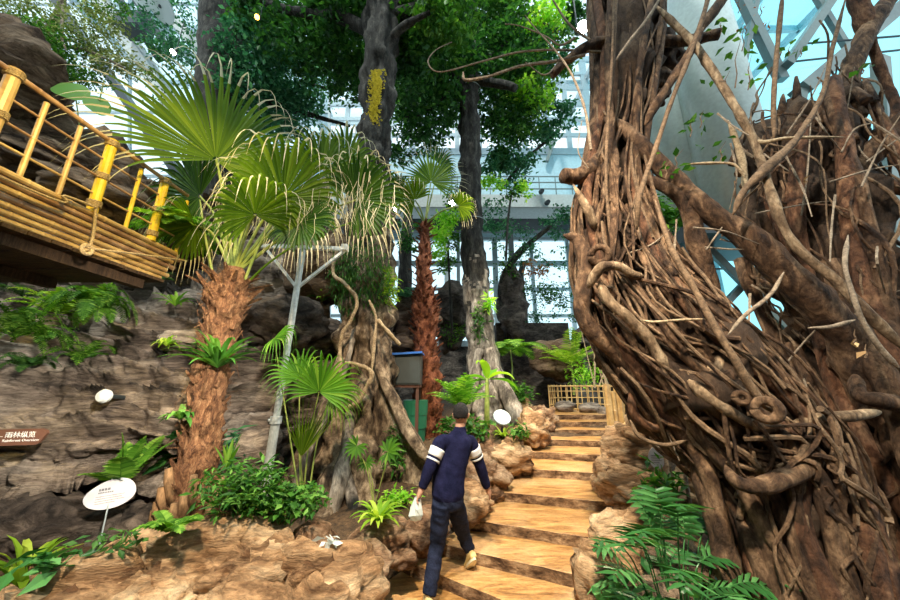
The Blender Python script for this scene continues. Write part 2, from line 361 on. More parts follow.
def sheet(rows, nu, nv, amp, freq, seed, ridge=.0, strat=.0):
    """a rock face through a grid of surveyed points [(col,row,dist)...] with relief along its normal"""
    G = [[at(*p) for p in r] for r in rows]
    rr = [spl([list(p) for p in r], per=nu) for r in G]
    cols = list(zip(*rr)); S = [spl(list(cl), per=nv) for cl in cols]   # S[u][v]
    U, W = len(S), len(S[0]); P_ = [[V(S[u][v]) for v in range(W)] for u in range(U)]
    off = V((seed*3.1, seed*1.7, seed*5.3)); vs = []
    for u in range(U):
        for v in range(W):
            a = P_[min(u+1, U-1)][v]-P_[max(u-1, 0)][v]; b = P_[u][min(v+1, W-1)]-P_[u][max(v-1, 0)]
            n = a.cross(b); n = n.normalized() if n.length > 1e-9 else V((0, -1, 0))
            if n.y > 0: n = -n
            q = P_[u][v]*freq+off
            h = noise.fractal(V((q.x, q.y, q.z*1.6)), .85, 2.1, 7)*amp
            if ridge: h += (1-abs(noise.noise(V((q.x*1.3+q.z*.5, q.y, q.z*3.2))))*2)*ridge-ridge*.5
            if strat:
                zz = P_[u][v].z*2.6+noise.noise(q*.6)*1.6+P_[u][v].x*.25; f = zz-math.floor(zz)
                h += strat*(f**3-.4)
            q2 = V((q.x*1.2+q.z*.5, q.y, q.z*3.4))+V((1, 1, 1))*noise.noise(q*.8)*.6
            h -= (max(0, 1-abs(noise.noise(q2))*2-.6)*.9+max(0, 1-abs(noise.noise(q2*2.6))*2-.6)*.35)*amp
            vs.append(P_[u][v]+n*h)
    mb = MB(); mb.add(vs, [(u*W+v, (u+1)*W+v, (u+1)*W+v+1, u*W+v+1) for u in range(U-1) for v in range(W-1)])
    return mb

# ---------- plants ----------
UP = V((0, 0, 1))
def basis(d):
    d = d.normalized(); s = d.cross(UP)
    s = s.normalized() if s.length > 1e-4 else V((1, 0, 0))
    return d, s, s.cross(d)
def fan_blade(mb, hub, d, nrm, R, nseg=36, spread=5.0, droop=1.2, rnd=random, split=.5, tip_mi=1, tipstart=.82, cone=.15):
    """costapalmate palm leaf: pleated rays fused near the hub, free drooping tips"""
    d = V(d).normalized(); nrm = V(nrm); nrm = (nrm-d*nrm.dot(d)).normalized(); sd = d.cross(nrm).normalized()
    st = [.03, .2, .36, .5, .62, .72, .81, .89, .96, 1.04, 1.12, 1.22]
    dth = spread/nseg
    for i in range(nseg):
        a = -spread/2+dth*(i+.5)+rnd.uniform(-.015, .015)
        ray = (d*math.cos(a)+sd*math.sin(a)+nrm*cone).normalized()
        sa = (-d*math.sin(a)+sd*math.cos(a))
        L = R*(1-.22*(abs(a)/(spread/2))**2)*rnd.uniform(.9, 1.06)
        g = droop*rnd.uniform(.7, 1.4); p = hub.copy(); pts = []; wd = []; sds = []; mis = []; pt = 0
        for t in st:
            k = max(0, t-split)/(1-split); dirn = (ray+V((0, 0, -1))*(g*2.2*k*k)).normalized()
            p = p+dirn*(t-pt)*L; pt = t; pts.append(p.copy())
            w = 2*t*L*math.tan(dth/2)*1.02 if t <= split else 2*split*L*math.tan(dth/2)*(max(.13, 1-(t-split)/(.92-split))**.8 if t < 1.1 else .04)
            wd.append(w); sds.append(sa); mis.append(0 if t < tipstart-rnd.uniform(0, .12) else tip_mi)
        mb.strip(pts, wd, sds, fold=.22 if i % 2 else .16, mis=mis)
def curve_pts(p, d, L, droop, n=8, rnd=random, wob=0):
    p = V(p); d = V(d).normalized(); out = [p.copy()]
    for i in range(n):
        t = (i+1)/n; dd = (d+V((0, 0, -1))*droop*t*t*1.5+V((rnd.uniform(-wob, wob), rnd.uniform(-wob, wob), 0))).normalized()
        p = p+dd*(L/n); out.append(p.copy())
    return out
def pinnate(mb, p, d, L, droop, nl=16, ll=.12, lw=.03, rnd=random, stem=.006, lift=.2, mi_stem=0, bipin=False):
    pts = curve_pts(p, d, L, droop, 10, rnd)
    if stem: mb.tube(pts, [stem*(1-.7*i/10) for i in range(11)], 4, mi=mi_stem)
    for k in range(nl):
        t = .12+.86*k/(nl-1) if nl > 1 else .5; f = t*10; i = min(9, int(f)); q = pts[i].lerp(pts[i+1], f-i)
        tg, s, n = basis(pts[i+1]-pts[i]); prof = math.sin(math.pi*min(1, (t*.88+.12)))**.7+.06
        for sg in (-1, 1):
            dd = (s*sg+tg*.45+n*lift+UP*-.15).normalized(); l = ll*prof*rnd.uniform(.85, 1.1)
            if bipin:
                pinnate(mb, q, dd, l, .3, max(4, int(l/.025)), l*.16, lw, rnd, 0)
            else:
                pp = [q, q+dd*l*.5+UP*.0, q+dd*l+UP*-.12*l]
                mb.strip(pp, [lw*.7, lw, lw*.12], tg, fold=.12)
def fern_mb(c, n=16, L=.6, droop=.9, el=.9, nl=16, ll=.11, lw=.028, seed=1, half=None, bipin=False):
    rnd = random.Random(seed); mb = MB()
    for i in range(n):
        a = 2*math.pi*i/n*(1 if half is None else half[1])+(half[0] if half else 0)+rnd.uniform(-.2, .2); e = el*rnd.uniform(.45, 1.25)
        d = V((math.cos(a)*math.cos(e), math.sin(a)*math.cos(e), math.sin(e)))
        pinnate(mb, V(c)+d*.02, d, L*rnd.uniform(.75, 1.1), droop*rnd.uniform(.7, 1.3), nl, ll, lw, rnd, bipin=bipin)
    return mb
def strap_mb(c, n=18, L=.5, w=.06, droop=.8, el=1.0, seed=1):
    rnd = random.Random(seed); mb = MB()
    for i in range(n):
        a = 2.4*i+rnd.uniform(-.2, .2); e = el*(1.25-.75*i/n)*rnd.uniform(.85, 1.1)
        d = V((math.cos(a)*math.cos(e), math.sin(a)*math.cos(e), math.sin(e))); s = d.cross(UP).normalized()
        l = L*rnd.uniform(.75, 1.1); pts = curve_pts(c, d, l, droop*rnd.uniform(.6, 1.2), 7)
        mb.strip(pts, [w*x for x in (.35, .7, .95, 1, .95, .75, .45, .05)], s, fold=.16)
    return mb
from mathutils.bvhtree import BVHTree
SOLID = {'v': [], 'f': []}; TREE = [None]
def solid(o):
    b0 = len(SOLID['v']); SOLID['v'] += [o.location+v.co for v in o.data.vertices]; SOLID['f'] += [tuple(i+b0 for i in p.vertices) for p in o.data.polygons]; TREE[0] = None
def rest(px, py, Y, tol=2.0):
    """the spot on rock or soil that is sighted at this column and row, near the surveyed distance"""
    if TREE[0] is None: TREE[0] = BVHTree.FromPolygons(SOLID['v'], SOLID['f'])
    o = V((0, 0, EYE)); d = (at(px, py, Y)-o).normalized(); st_ = o+d*max(0, (Y-tol)); h = TREE[0].ray_cast(st_, d)
    if h[0] is not None and abs(h[0].y-Y) < tol: return h[0]-d*.03
    p = at(px, py, Y); h = TREE[0].ray_cast(p+V((0, 0, .5)), V((0, 0, -1)))
    if h[0] is not None and (p-h[0]).length < 2.5: return V((p.x, p.y, h[0].z))
    return p
def put_strap(px, py, Y, label, mat='fern', name='bird_nest_fern', group=None, free=False, **kw):
    c = at(px, py, Y) if free else rest(px, py, Y); return one(strap_mb(c, **kw), name, mat, label, 'plant', c, group)
def put_fern(px, py, Y, label, mat='fern', name='sword_fern', group=None, free=False, **kw):
    c = at(px, py, Y) if free else rest(px, py, Y)+V((0, -.04, .06)); return one(fern_mb(c, **kw), name, mat, label, 'fern', c, group)
def bush_mb(c, rad, n, size, seed, wid=.5, stems=5, down=.1, shell=.5):
    rng = np.random.default_rng(seed); mb = MB(); rnd = random.Random(seed); c = V(c)
    d = rng.normal(0, 1, (n, 3)); d /= np.linalg.norm(d, axis=1)[:, None]; r = rng.uniform(0, 1, n)**shell
    P_ = d*r[:, None]*np.array(rad)+np.array(c+V((0, 0, rad[2])))
    for i in range(stems):
        q = c+V((rnd.uniform(-.6, .6)*rad[0], rnd.uniform(-.6, .6)*rad[1], rad[2]*rnd.uniform(1, 1.8)))
        mb.tube([c+(q-c)*.1, c.lerp(q, .5)+V((.03, 0, 0)), q], [.008, .006, .003], 4)
    mb.leafcloud(P_, size, rng, wid=wid, down=down)
    return mb
def put_bush(px, py, Y, rad, n, size, label, mat='leaf_mid', seed=1, name='shrub', group=None, free=False, **kw):
    c = rest(px, py, Y) if name != 'climber' and not free else at(px, py, Y); return one(bush_mb(c, rad, n, size, seed, **kw), name, mat, label, 'shrub', c, group)
# ================= THE PLACE =================
NOS = {1: ((-.55, 4.20), (1.30, 2.95)), 2: ((-.12, 4.26), (1.50, 3.50)), 3: ((.10, 4.64), (1.75, 4.02)), 4: ((.50, 5.29), (2.10, 4.80)),
       5: ((.90, 6.12), (2.42, 5.70)), 6: ((1.30, 6.82), (2.85, 6.42)), 7: ((1.85, 7.42), (3.30, 7.12)), 8: ((2.15, 7.98), (3.60, 7.80)),
       9: ((2.30, 8.34), (3.85, 8.32)), 10: ((2.35, 8.75), (4.0, 8.75))}
RISE = .125
def stair_x(y, side):
    ks = sorted(NOS); p = [NOS[k][side] for k in ks]
    if y <= p[0][1]: return p[0][0]-(.35 if side == 0 else 0)
    for a, b in zip(p, p[1:]):
        if a[1] <= y <= b[1]: return a[0]+(b[0]-a[0])*(y-a[1])/(b[1]-a[1])
    return p[-1][0]
def ground_z(x, y):
    base = max(0, min(1.22, (y-3.9)*.262))
    dl = stair_x(y, 0)-x; dr = x-stair_x(y, 1)
    if x < -.8: base *= max(.35, 1-(-.8-x)*.45)
    z = base-.14
    if dl > 0: z += min(1, dl/.7)*(.20 if y < 7 else .2)*min(1, max(0, (y-2.2)/1.2))+.0
    if dr > 0: z += min(1, dr/.8)*.22
    return z
# ground
mb = MB(); xs = np.linspace(-14, 14, 141); ys = np.linspace(-9, 21, 151)
for y in ys:
    for x in xs:
        mb.v.append((x, y, ground_z(x, y)+noise.fractal(V((x, y, 0))*1.4, 1, 2, 4)*.05))
W = len(xs)
for j in range(len(ys)-1):
    for i in range(W-1): mb.f.append((j*W+i, j*W+i+1, (j+1)*W+i+1, (j+1)*W+i)); mb.m.append(0)
solid(struct(mb, 'floor', 'soil', True))
# staircase
st = thing('staircase', 'broad winding staircase of tan stamped concrete steps climbing between rocks', 'stairs', (0, 3.4, 0))
def step_block(L, R, Lb, Rb, z, first=False):
    """tread slab on a recessed riser, from its front edge to under the next one"""
    mb = MB(); n = 14; top = []; rnd = random.Random(int(z*1000))
    fr = [V((L[0]+(R[0]-L[0])*i/n, L[1]+(R[1]-L[1])*i/n, z)) for i in range(n+1)]
    bk = [V((Lb[0]+(Rb[0]-Lb[0])*i/n, Lb[1]+(Rb[1]-Lb[1])*i/n, z)) for i in range(n+1)]
    for p in fr: p.y += rnd.uniform(-.012, .012)
    vs = []
    for a, b in zip(fr, bk):
        d = (b-a).normalized()
        vs += [b+d*.12, a+d*.006, a+V((0, 0, -.006)), a+d*.006+V((0, 0, -.05)), a+d*.02+V((0, 0, -RISE-.03)), b+d*.12+V((0, 0, -RISE-.03))]
    fs = []; ms = []
    for i in range(n):
        for k in range(6):
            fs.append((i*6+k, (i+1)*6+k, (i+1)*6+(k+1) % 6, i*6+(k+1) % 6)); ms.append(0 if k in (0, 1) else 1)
    fs += [tuple(range(6)), tuple(n*6+k for k in range(5, -1, -1))]; ms += [1, 1]
    for f, m in zip(fs, ms):
        pass
    mb.v = [tuple(v) for v in vs]; mb.f = fs; mb.m = ms
    return mb
keys = sorted(NOS)
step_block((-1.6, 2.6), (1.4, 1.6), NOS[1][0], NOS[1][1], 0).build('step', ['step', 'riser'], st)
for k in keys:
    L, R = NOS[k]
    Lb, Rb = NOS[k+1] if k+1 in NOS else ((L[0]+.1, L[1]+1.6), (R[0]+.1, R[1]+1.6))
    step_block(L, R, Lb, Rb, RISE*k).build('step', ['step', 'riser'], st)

# ---------- cliff on the left ----------
M_ = 'rock_grey'
rows = [[(-120, 600, 4.2), (20, 585, 4.6), (90, 560, 5.0), (170, 540, 5.3), (250, 520, 5.6), (330, 500, 6.0)],
        [(-120, 520, 5.0), (20, 520, 5.3), (90, 505, 5.5), (170, 500, 5.6), (250, 480, 5.9), (330, 470, 6.3)],
        [(-120, 450, 4.5), (20, 480, 4.7), (90, 460, 4.9), (170, 450, 5.2), (250, 440, 5.6), (330, 430, 6.3)],
        [(-120, 415, 4.5), (20, 432, 4.7), (90, 425, 4.9), (170, 410, 5.2), (250, 400, 5.7), (330, 390, 6.4)],
        [(-120, 385, 4.8), (20, 390, 5.0), (90, 388, 5.2), (170, 375, 5.4), (250, 350, 5.9), (330, 350, 6.5)],
        [(-120, 350, 5.3), (20, 350, 5.5), (90, 345, 5.6), (170, 335, 5.7), (250, 310, 6.3), (330, 300, 6.7)],
        [(-120, 322, 5.8), (20, 318, 6.0), (90, 312, 6.1), (170, 298, 6.1), (250, 270, 6.8), (330, 260, 7.0)],
        [(-120, 288, 8.6), (20, 290, 9.2), (90, 288, 9.2), (170, 264, 8.4), (250, 225, 7.4), (330, 205, 7.4)],
        [(-120, 180, 9.4), (20, 180, 9.4), (90, 190, 9.2), (170, 200, 8.3), (250, 190, 7.8), (330, 185, 7.9)]]
mb = sheet(rows, 30, 18, .42, .7, 3, .12, .30)
o = struct(mb, 'wall_left', M_, True); solid(o)
# big weathered rocks above and behind the bridge
for i, (px, py, Y, rad, lab) in enumerate([
        (-60, 75, 5.2, (2.0, 1.6, 1.55), 'brown weathered boulder rising behind the upper end of the bamboo bridge rail'),
        (75, 178, 6.3, (2.4, 1.5, 1.0), 'brown weathered rock seen through the bamboo railing bars'),
        (150, 222, 7.0, (1.5, 1.3, .75), 'brown rock at the far end of the bamboo bridge')]):
    boulder(px, py, Y, rad, 'rock_brown', lab, 11+i, 5, rough=.35, freq=.8, tilt=.35, group='rocks behind the bridge')
# rocks between palm and buttressed tree
for i, (px, py, Y, rad, mt, lab) in enumerate([
        (278, 325, 5.7, (.75, .6, .5), 'rock_dark', 'rounded dark grey boulder behind the thick palm trunk top'),
        (330, 262, 6.7, (.9, .7, .95), 'rock_brown', 'brown layered rock behind the crossbars of the steel pole'),
        (240, 455, 5.3, (.6, .5, .55), 'rock_grey', 'grey rock between the thick palm trunk and the steel pole foot'),
        (320, 345, 6.4, (.6, .5, .5), 'rock_dark', 'dark rock left of the buttressed tree column'),
        (190, 340, 5.4, (.5, .4, .22), 'rock_grey', 'flat topped grey rock ledge under the small ferns'),
        (412, 320, 8.2, (.75, .6, .7), 'rock_dark', 'mossy dark boulder left of the red brown palm trunk'),
        (400, 340, 8.0, (.8, .4, .35), 'rock_grey', 'grey rock just above the grey cabinet')]):
    boulder(px, py, Y, rad, mt, lab, 21+i, 4, group='rocks around the palms and the buttressed tree')
for i, (px, py, Y, rad, lab) in enumerate([(30, 530, 4.6, (1.0, .5, .32), 'dark rock added for shade low at the left edge under the cliff overhang'), (135, 528, 4.9, (.5, .4, .28), 'dark rock added for shade behind the oval label stake')]):  # dark grey rocks added to carry the shade under the cliff
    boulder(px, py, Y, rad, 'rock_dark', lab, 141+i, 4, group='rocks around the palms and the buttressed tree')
# ---------- foreground ledge of tan rocks along the stairs, left ----------
led = [(28, 640, 2.75, (1.0, .5, .32), 'low tan rock at the bottom left corner of the planting bed'),
       (120, 605, 3.0, (.85, .48, .36), 'long tan rock ridge below the oval white plant label'),
       (215, 585, 3.15, (.72, .46, .42), 'high tan rock hump below the thick palm trunk'),
       (290, 590, 3.15, (.55, .42, .40), 'warm tan rock below the small fan palm'),
       (262, 640, 2.75, (.6, .4, .34), 'tan rock low in front of the high hump'),
       (318, 550, 3.5, (.26, .25, .22), 'small squarish brown rock below the forked root'),
       (352, 580, 3.4, (.34, .3, .27), 'pinkish tan rock left of the lowest step'),
       (383, 540, 3.85, (.34, .28, .24), 'pinkish brown boulder behind the walking man'),
       (398, 559, 3.75, (.19, .16, .13), 'small rounded rock touching the lowest step edge'),
       (330, 600, 3.05, (.4, .3, .28), 'dark seamed tan rock at the left foot of the stairs'),
       (428, 525, 4.25, (.30, .22, .24), 'brown rock hidden partly behind the man, beside the second step')]
for i, (px, py, Y, rad, lab) in enumerate(led):
    boulder(px, py, Y, rad, 'rock_tan' if i in (0, 1, 2, 3, 4, 9) else 'rock_pink', lab, 41+i, 5 if rad[0] > .5 else 4, rough=.42, freq=1.7, tilt=-.12, crack=.06, group='rocks edging the planting bed left of the stairs')
led2 = [(468, 505, 4.75, (.34, .3, .30), 'tan rock beside the third step, right of the man'),
        (486, 478, 5.35, (.36, .34, .36), 'craggy tan rock beside the fourth step'),
        (508, 455, 6.1, (.38, .36, .34), 'craggy tan rock beside the fifth step'),
        (482, 452, 6.3, (.42, .36, .42), 'tan rock bank below the white floodlight'),
        (528, 430, 7.1, (.42, .4, .40), 'craggy tan rock beside the upper steps'),
        (545, 421, 8.2, (.32, .35, .36), 'craggy rock at the left of the topmost steps'),
        (519, 410, 8.6, (.34, .3, .34), 'pinkish rounded rock below the cave doorway')]
for i, (px, py, Y, rad, lab) in enumerate(led2):
    boulder(px, py, Y, rad, 'rock_pink' if i % 2 else 'rock_tan', lab, 61+i, 4, rough=.42, freq=2.2, crack=.07, group='rocks along the left of the upper stairs')
led3 = [(645, 452, 5.6, (.62, .5, .62), 'big rounded tan rock under the cut bamboo end'),
        (640, 497, 4.45, (.50, .42, .36), 'smooth tan rock right of the fourth step'),
        (608, 478, 5.2, (.26, .26, .24), 'tan rock edging the fifth step on the right'),
        (648, 540, 3.75, (.50, .36, .34), 'tan rock half hidden by the dark green shrub'),
        (618, 590, 3.15, (.36, .34, .36), 'angular pale tan rock at the bottom edge right of the stairs'),
        (583, 640, 2.55, (.26, .2, .2), 'low tan rock in front of the stairs at the bottom edge'),
        (690, 480, 5.4, (.7, .5, .5), 'shaded rock behind the small white label under the fig'),
        (700, 600, 3.1, (.8, .5, .4), 'dark rock below the strangler fig and the shrub')]
for i, (px, py, Y, rad, lab) in enumerate(led3):
    boulder(px, py, Y, rad, 'rock_tan' if i != 7 else 'rock_brown', lab, 81+i, 4 if rad[0] < .45 else 5, rough=.34, freq=1.6, crack=.06, group='rocks right of the stairs')
top = [(566, 407, 9.6, (.28, .26, .18), 'small pale rock at the stair head, left one under the bamboo fence'),
       (590, 408, 9.4, (.36, .3, .18), 'small dark rock at the stair head, middle one under the bamboo fence'),
       (606, 412, 9.0, (.2, .2, .2), 'small dark rock at the stair head beside the bamboo post bundle')]
for i, (px, py, Y, rad, lab) in enumerate(top): boulder(px, py, Y, rad, 'rock_grey', lab, 95+i, 3, group='small rocks at the stair head')
# ---------- grotto behind the stair head ----------
for i, (px, py, Y, rad, lab) in enumerate([
        (446, 312, 11.5, (1.0, .8, 1.25), 'dark cliff block behind the two palm trunks'),
        (512, 305, 12.5, (.62, .5, 1.6), 'dark upright rock pillar left of the blue window'),
        (600, 338, 12.0, (1.3, .9, .62), 'dark lintel rock over the cave mouth'),
        (560, 362, 11.6, (.9, .8, .85), 'brown grotto rock right of the cave mouth'),
        (622, 368, 11.0, (1.3, .8, .9), 'grey brown grotto rock behind the bamboo fence'),
        (487, 372, 11.8, (.6, .7, 1.1), 'grotto rock left of the cave mouth'),
        (700, 400, 9.0, (.9, .6, .7), 'grey rock behind the strangler fig tangle')]):
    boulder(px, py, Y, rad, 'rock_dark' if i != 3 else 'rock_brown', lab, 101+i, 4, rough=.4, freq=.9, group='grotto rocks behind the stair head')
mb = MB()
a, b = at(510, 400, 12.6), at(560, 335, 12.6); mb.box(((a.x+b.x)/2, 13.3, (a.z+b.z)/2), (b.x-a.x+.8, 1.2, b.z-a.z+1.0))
one(mb, 'cave_dark_block', 'rock_dark', 'solid dark block standing in for the dark cave doorway in the grotto', 'cave')  # solid dark block in place of the shade inside the doorway

# ---------- hall: back wall, windows, gallery ----------
def wz(py, Y): return at(450, py, Y).z
def wx(px, py, Y): return at(px, py, Y).x
def grid_window(n, x0, x1, z0, z1, Y, nx, nz, fm='steel_l', gm='glass_c', w=.10, skew=0):
    mb = MB()
    for i in range(nx+1): x = x0+(x1-x0)*i/nx; mb.box((x, Y, (z0+z1)/2), (w*(1.5 if i % 4 == 0 else 1), .18, z1-z0))
    for j in range(nz+1): z = z0+(z1-z0)*j/nz; mb.box(((x0+x1)/2, Y-.02, z), (x1-x0, .16, w*(1.6 if j % 3 == 0 else .9)))
    o = struct(mb, 'window_%d' % n, fm)
    g = MB(); g.box(((x0+x1)/2, Y+.03, (z0+z1)/2), (x1-x0, .03, z1-z0)); g.build('pane', gm, o)
    return o
YB = 19.0
zA, zB, zC, zD = wz(152, YB), wz(60, YB), wz(197, YB-3.3), wz(222, YB-2.6)
grid_window(1, -15, 16, zA, zB, YB, 20, 6, w=.30)
mb = MB(); mb.box((.5, YB+.1, (zA+zC)/2-.5), (31, .25, zA-zC+1))
for i in range(15): mb.box((-14+i*2.1, YB-.04, (zA+zC)/2), (.03, .04, zA-zC))
struct(mb, 'wall_back', 'wallblue')
mb = MB(); mb.box((.5, YB-1.6, zC-.12), (31, 3.4, .5)); mb.box((.5, YB-3.35, zC-.30), (31, .16, .75)); struct(mb, 'trim_1', 'soffit')
mb = MB(); mb.box((.5, YB-2.6, zD-.25), (31, .4, .7)); struct(mb, 'trim_2', 'steel_d')
grid_window(2, -15, 16, wz(345, YB), zD-.1, YB-.6, 14, 4, 'steel_l', 'glass_b', .20)
mb = MB(); mb.box((.5, YB-.4, wz(345, YB)/2), (31, .3, wz(345, YB))); struct(mb, 'trim_3', 'rock_dark')
# gallery railing
rl = MB(); yr = YB-3.3
for i in range(22): rl.box((-5+i*.9, yr, zC+.72), (.04, .04, 1.1))
for z in (.5, .9, 1.27): rl.box((4.5, yr, zC+z-.0), (19, .05, .05))
one(rl, 'gallery_railing', 'steel_g', 'thin grey steel railing along the high gallery below the white window band', 'railing')
for i, (px, mt) in enumerate([(447, 'steel_l'), (512, 'steel_d'), (401, 'steel_l')]):
    x = wx(px, 260, YB-3); m_ = MB(); m_.box((x, YB-2.9, (zD+4.6)/2), (.26, .26, zD-4.6)); struct(m_, 'trim_%d' % (4+i), mt)
# small lamps/brackets on gallery
for i, (px, py, lab) in enumerate([(541, 192, 'small camera like spotlight on the gallery railing'), (547, 203, 'dark round lamp under the gallery soffit')]):
    c = at(px, py, YB-3.6); m_ = MB(); m_.tube([c, c+V((0, -.25, -.06))], [.14, .11], 12); m_.box(c+V((0, .1, .1)), (.08, .3, .08)); one(m_, 'gallery_spotlight', 'steel_d', lab, 'spotlight')
c = at(551, 150, YB-.3); m_ = MB(); m_.beam(c+V((-.35, 0, -.9)), c+V((.25, -.1, .7)), .22, .22); one(m_, 'wall_bracket', 'steel_g', 'short slanted grey bar fixed on the pale blue wall', 'bracket')
# right side: glass roof slope with crossing steel trusses
gp = [at(640, 470, 11.0), at(1150, 470, 8.0), at(1150, -200, 9.0), at(640, -200, 14.0)]
mb = MB(); mb.add(gp+[p+V((0, .04, 0)) for p in gp], [(0, 1, 2, 3), (7, 6, 5, 4), (0, 4, 5, 1), (1, 5, 6, 2), (2, 6, 7, 3), (3, 7, 4, 0)])
struct(mb, 'window_3', 'glass_a')
mb = MB()
for (a, b, w) in [((838, -10, 9.6), (786, 66, 9.6), .36), ((812, -10, 9.8), (856, 62, 9.8), .22), ((915, -5, 9.0), (800, 92, 9.0), .55), ((738, -10, 9.8), (782, 80, 9.8), .34),
                  ((760, -20, 9.8), (740, 80, 9.8), .22), ((800, 92, 9.0), (760, 300, 9.4), .34), ((880, 60, 8.4), (905, 420, 8.0), .34), ((865, 80, 8.8), (905, 140, 8.8), .25),
                  ((930, 90, 8.6), (700, 330, 9.8), .22), ((690, 230, 9.8), (900, 440, 8.4), .22), ((700, 440, 9.6), (960, 428, 8), .3)]:
    mb.beam(at(*a), at(*b), w, w*.8)
struct(mb, 'trim_7', 'steel_g')
mb = MB()
for (a, b) in [((800, 44, 9.9), (900, 36, 9.2)), ((790, 62, 9.9), (900, 50, 9.2)), ((700, 160, 10), (900, 190, 9)), ((690, 350, 10), (900, 330, 9)), ((690, 270, 10), (900, 262, 9))]: mb.beam(at(*a), at(*b), .05, .05)
struct(mb, 'trim_8', 'steel_d')
mb = MB(); c0 = at(716, 100, 8.8); zb = at(716, 222, 8.8).z; mb.tube([(c0.x, c0.y, zb), (c0.x, c0.y, 22)], .95, 40); struct(mb, 'trim_9', 'column', True)
mb = MB(); c0 = at(672, 110, 10.2); mb.tube([(c0.x, c0.y, zb), (c0.x, c0.y, 22)], 1.0, 40); struct(mb, 'trim_13', 'column', True)
mb = MB(); mb.box((c0.x+.9, 9.6, zb-.25), (4.6, 2.2, .5)); struct(mb, 'trim_14', 'steel_d')
# left: curved pale roof girders
mb = MB()
for (a, b, w) in [((60, -60, 12), (215, 165, 12), 1.5), ((95, -70, 13), (260, 120, 13), 1.1)]: mb.beam(at(*a), at(*b), w, .5)
struct(mb, 'trim_10', 'soffit')
mb = MB()
for (a, b, w) in [((35, -30, 11.6), (190, 190, 11.6), .5), ((100, -30, 11.6), (160, 60, 11.6), .18), ((116, -30, 11.6), (170, 52, 11.6), .12)]: mb.beam(at(*a), at(*b), w, .3)
c = at(135, 26, 10.8); mb.box(c, (1.0, .8, .7)); struct(mb, 'trim_11', 'steel_d')
gp = [at(-250, 330, 13), at(330, 330, 15), at(330, -120, 15), at(-250, -120, 13)]
mb = MB(); mb.add(gp+[p+V((0, .04, 0)) for p in gp], [(0, 1, 2, 3), (7, 6, 5, 4), (0, 4, 5, 1), (1, 5, 6, 2), (2, 6, 7, 3), (3, 7, 4, 0)]); struct(mb, 'window_4', 'glass_t2')
mb = MB()
for i in range(9): mb.beam(gp[0].lerp(gp[1], i/8)+V((0, -.1, 0)), gp[3].lerp(gp[2], i/8)+V((0, -.1, 0)), .12, .12)
for i in range(9): mb.beam(gp[0].lerp(gp[3], i/8)+V((0, -.1, 0)), gp[1].lerp(gp[2], i/8)+V((0, -.1, 0)), .12, .12)
struct(mb, 'trim_12', 'steel_l')
# the rest of the hall: solid walls behind the viewer and to the left
mb = MB(); mb.box((0, -9.2, 7), (30, .4, 15)); struct(mb, 'wall_front', 'hall')
mb = MB(); mb.box((-14.2, 1, 4.5), (.4, 20, 10)); struct(mb, 'wall_west', 'hall')
# glass roof
mb = MB(); mb.box((0, 6, 24), (44, 34, .04)); struct(mb, 'window_5', 'glass_roof')
mb = MB()
for i in range(12): mb.box((-22+i*4, 6, 23.7), (.25, 34, .4))
for i in range(10): mb.box((0, -11+i*3.8, 23.7), (44, .2, .4))
struct(mb, 'ceiling', 'steel_l')
# ---------- lit lamps ----------
def spot_fixture(px, py, Y, r, label, mat='lamp', name='ceiling_spotlight', down=V((0, -.5, -1))):
    c = at(px, py, Y); d = V(down).normalized(); t = thing(name, label, 'lamp', c)
    h = MB(); h.tube([c-d*r*2.6, c-d*.3*r, c], [r*.6, r*1.1, r*1.15], 16, cap=True); h.build('housing', 'steel_d', t)
    e = MB(); e.tube([c+d*.001, c+d*r*.25, c+d*r*.4], [r, r*.8, r*.2], 16); e.build('bulb', mat, t)
    s = MB(); s.tube([c-d*r*2.6, c-d*r*2.6+V((0, 0, 1.2))], r*.15, 6); s.build('stem', 'steel_d', t)
    return c
spot_fixture(583, 27, 6.5, .15, 'brightest ceiling spotlight, shining beside the broken fig branch', down=V((0, -.9, -.7)))
spot_fixture(600, 108, 12, .12, 'upper one of two small lit spotlights left of the fig stem')
spot_fixture(601, 117, 12.5, .10, 'lower one of two small lit spotlights left of the fig stem')
spot_fixture(393, 210, 14, .16, 'lit spotlight under the gallery, left of the red brown palm')
spot_fixture(452, 203, 14, .16, 'lit spotlight under the gallery, between the two tall trunks')
spot_fixture(173, 52, 7.5, .07, 'small glowing stand-in for a glint above the big palm leaf')  # no real lamp: added glowing shape for a bright glint
spot_fixture(257, 17, 6.6, .065, 'small amber lantern glowing in the dark canopy', 'lamp_o', 'lantern', V((0, -.8, -.8)))
for i, (px, py, lab) in enumerate([(160, 6, 'larger pale translucent disc hung under the roof'), (140, -2, 'smaller pale translucent disc at the top edge beside the larger one')]):
    c = at(px, py, 9); t = thing('hanging_disc', lab, 'ornament', c)
    m_ = MB(); m_.tube([c, c+V((.02, .03, .05))], [.55-.15*i, .52-.15*i], 28); m_.build('disc', 'disc', t)
    m_ = MB(); m_.tube([c+V((0, 0, -.05)), c+V((0, 0, .1))], .05, 8); m_.tube([c, c+V((0, 0, 1.5))], .01, 5); m_.build('hanger', 'steel_d', t)

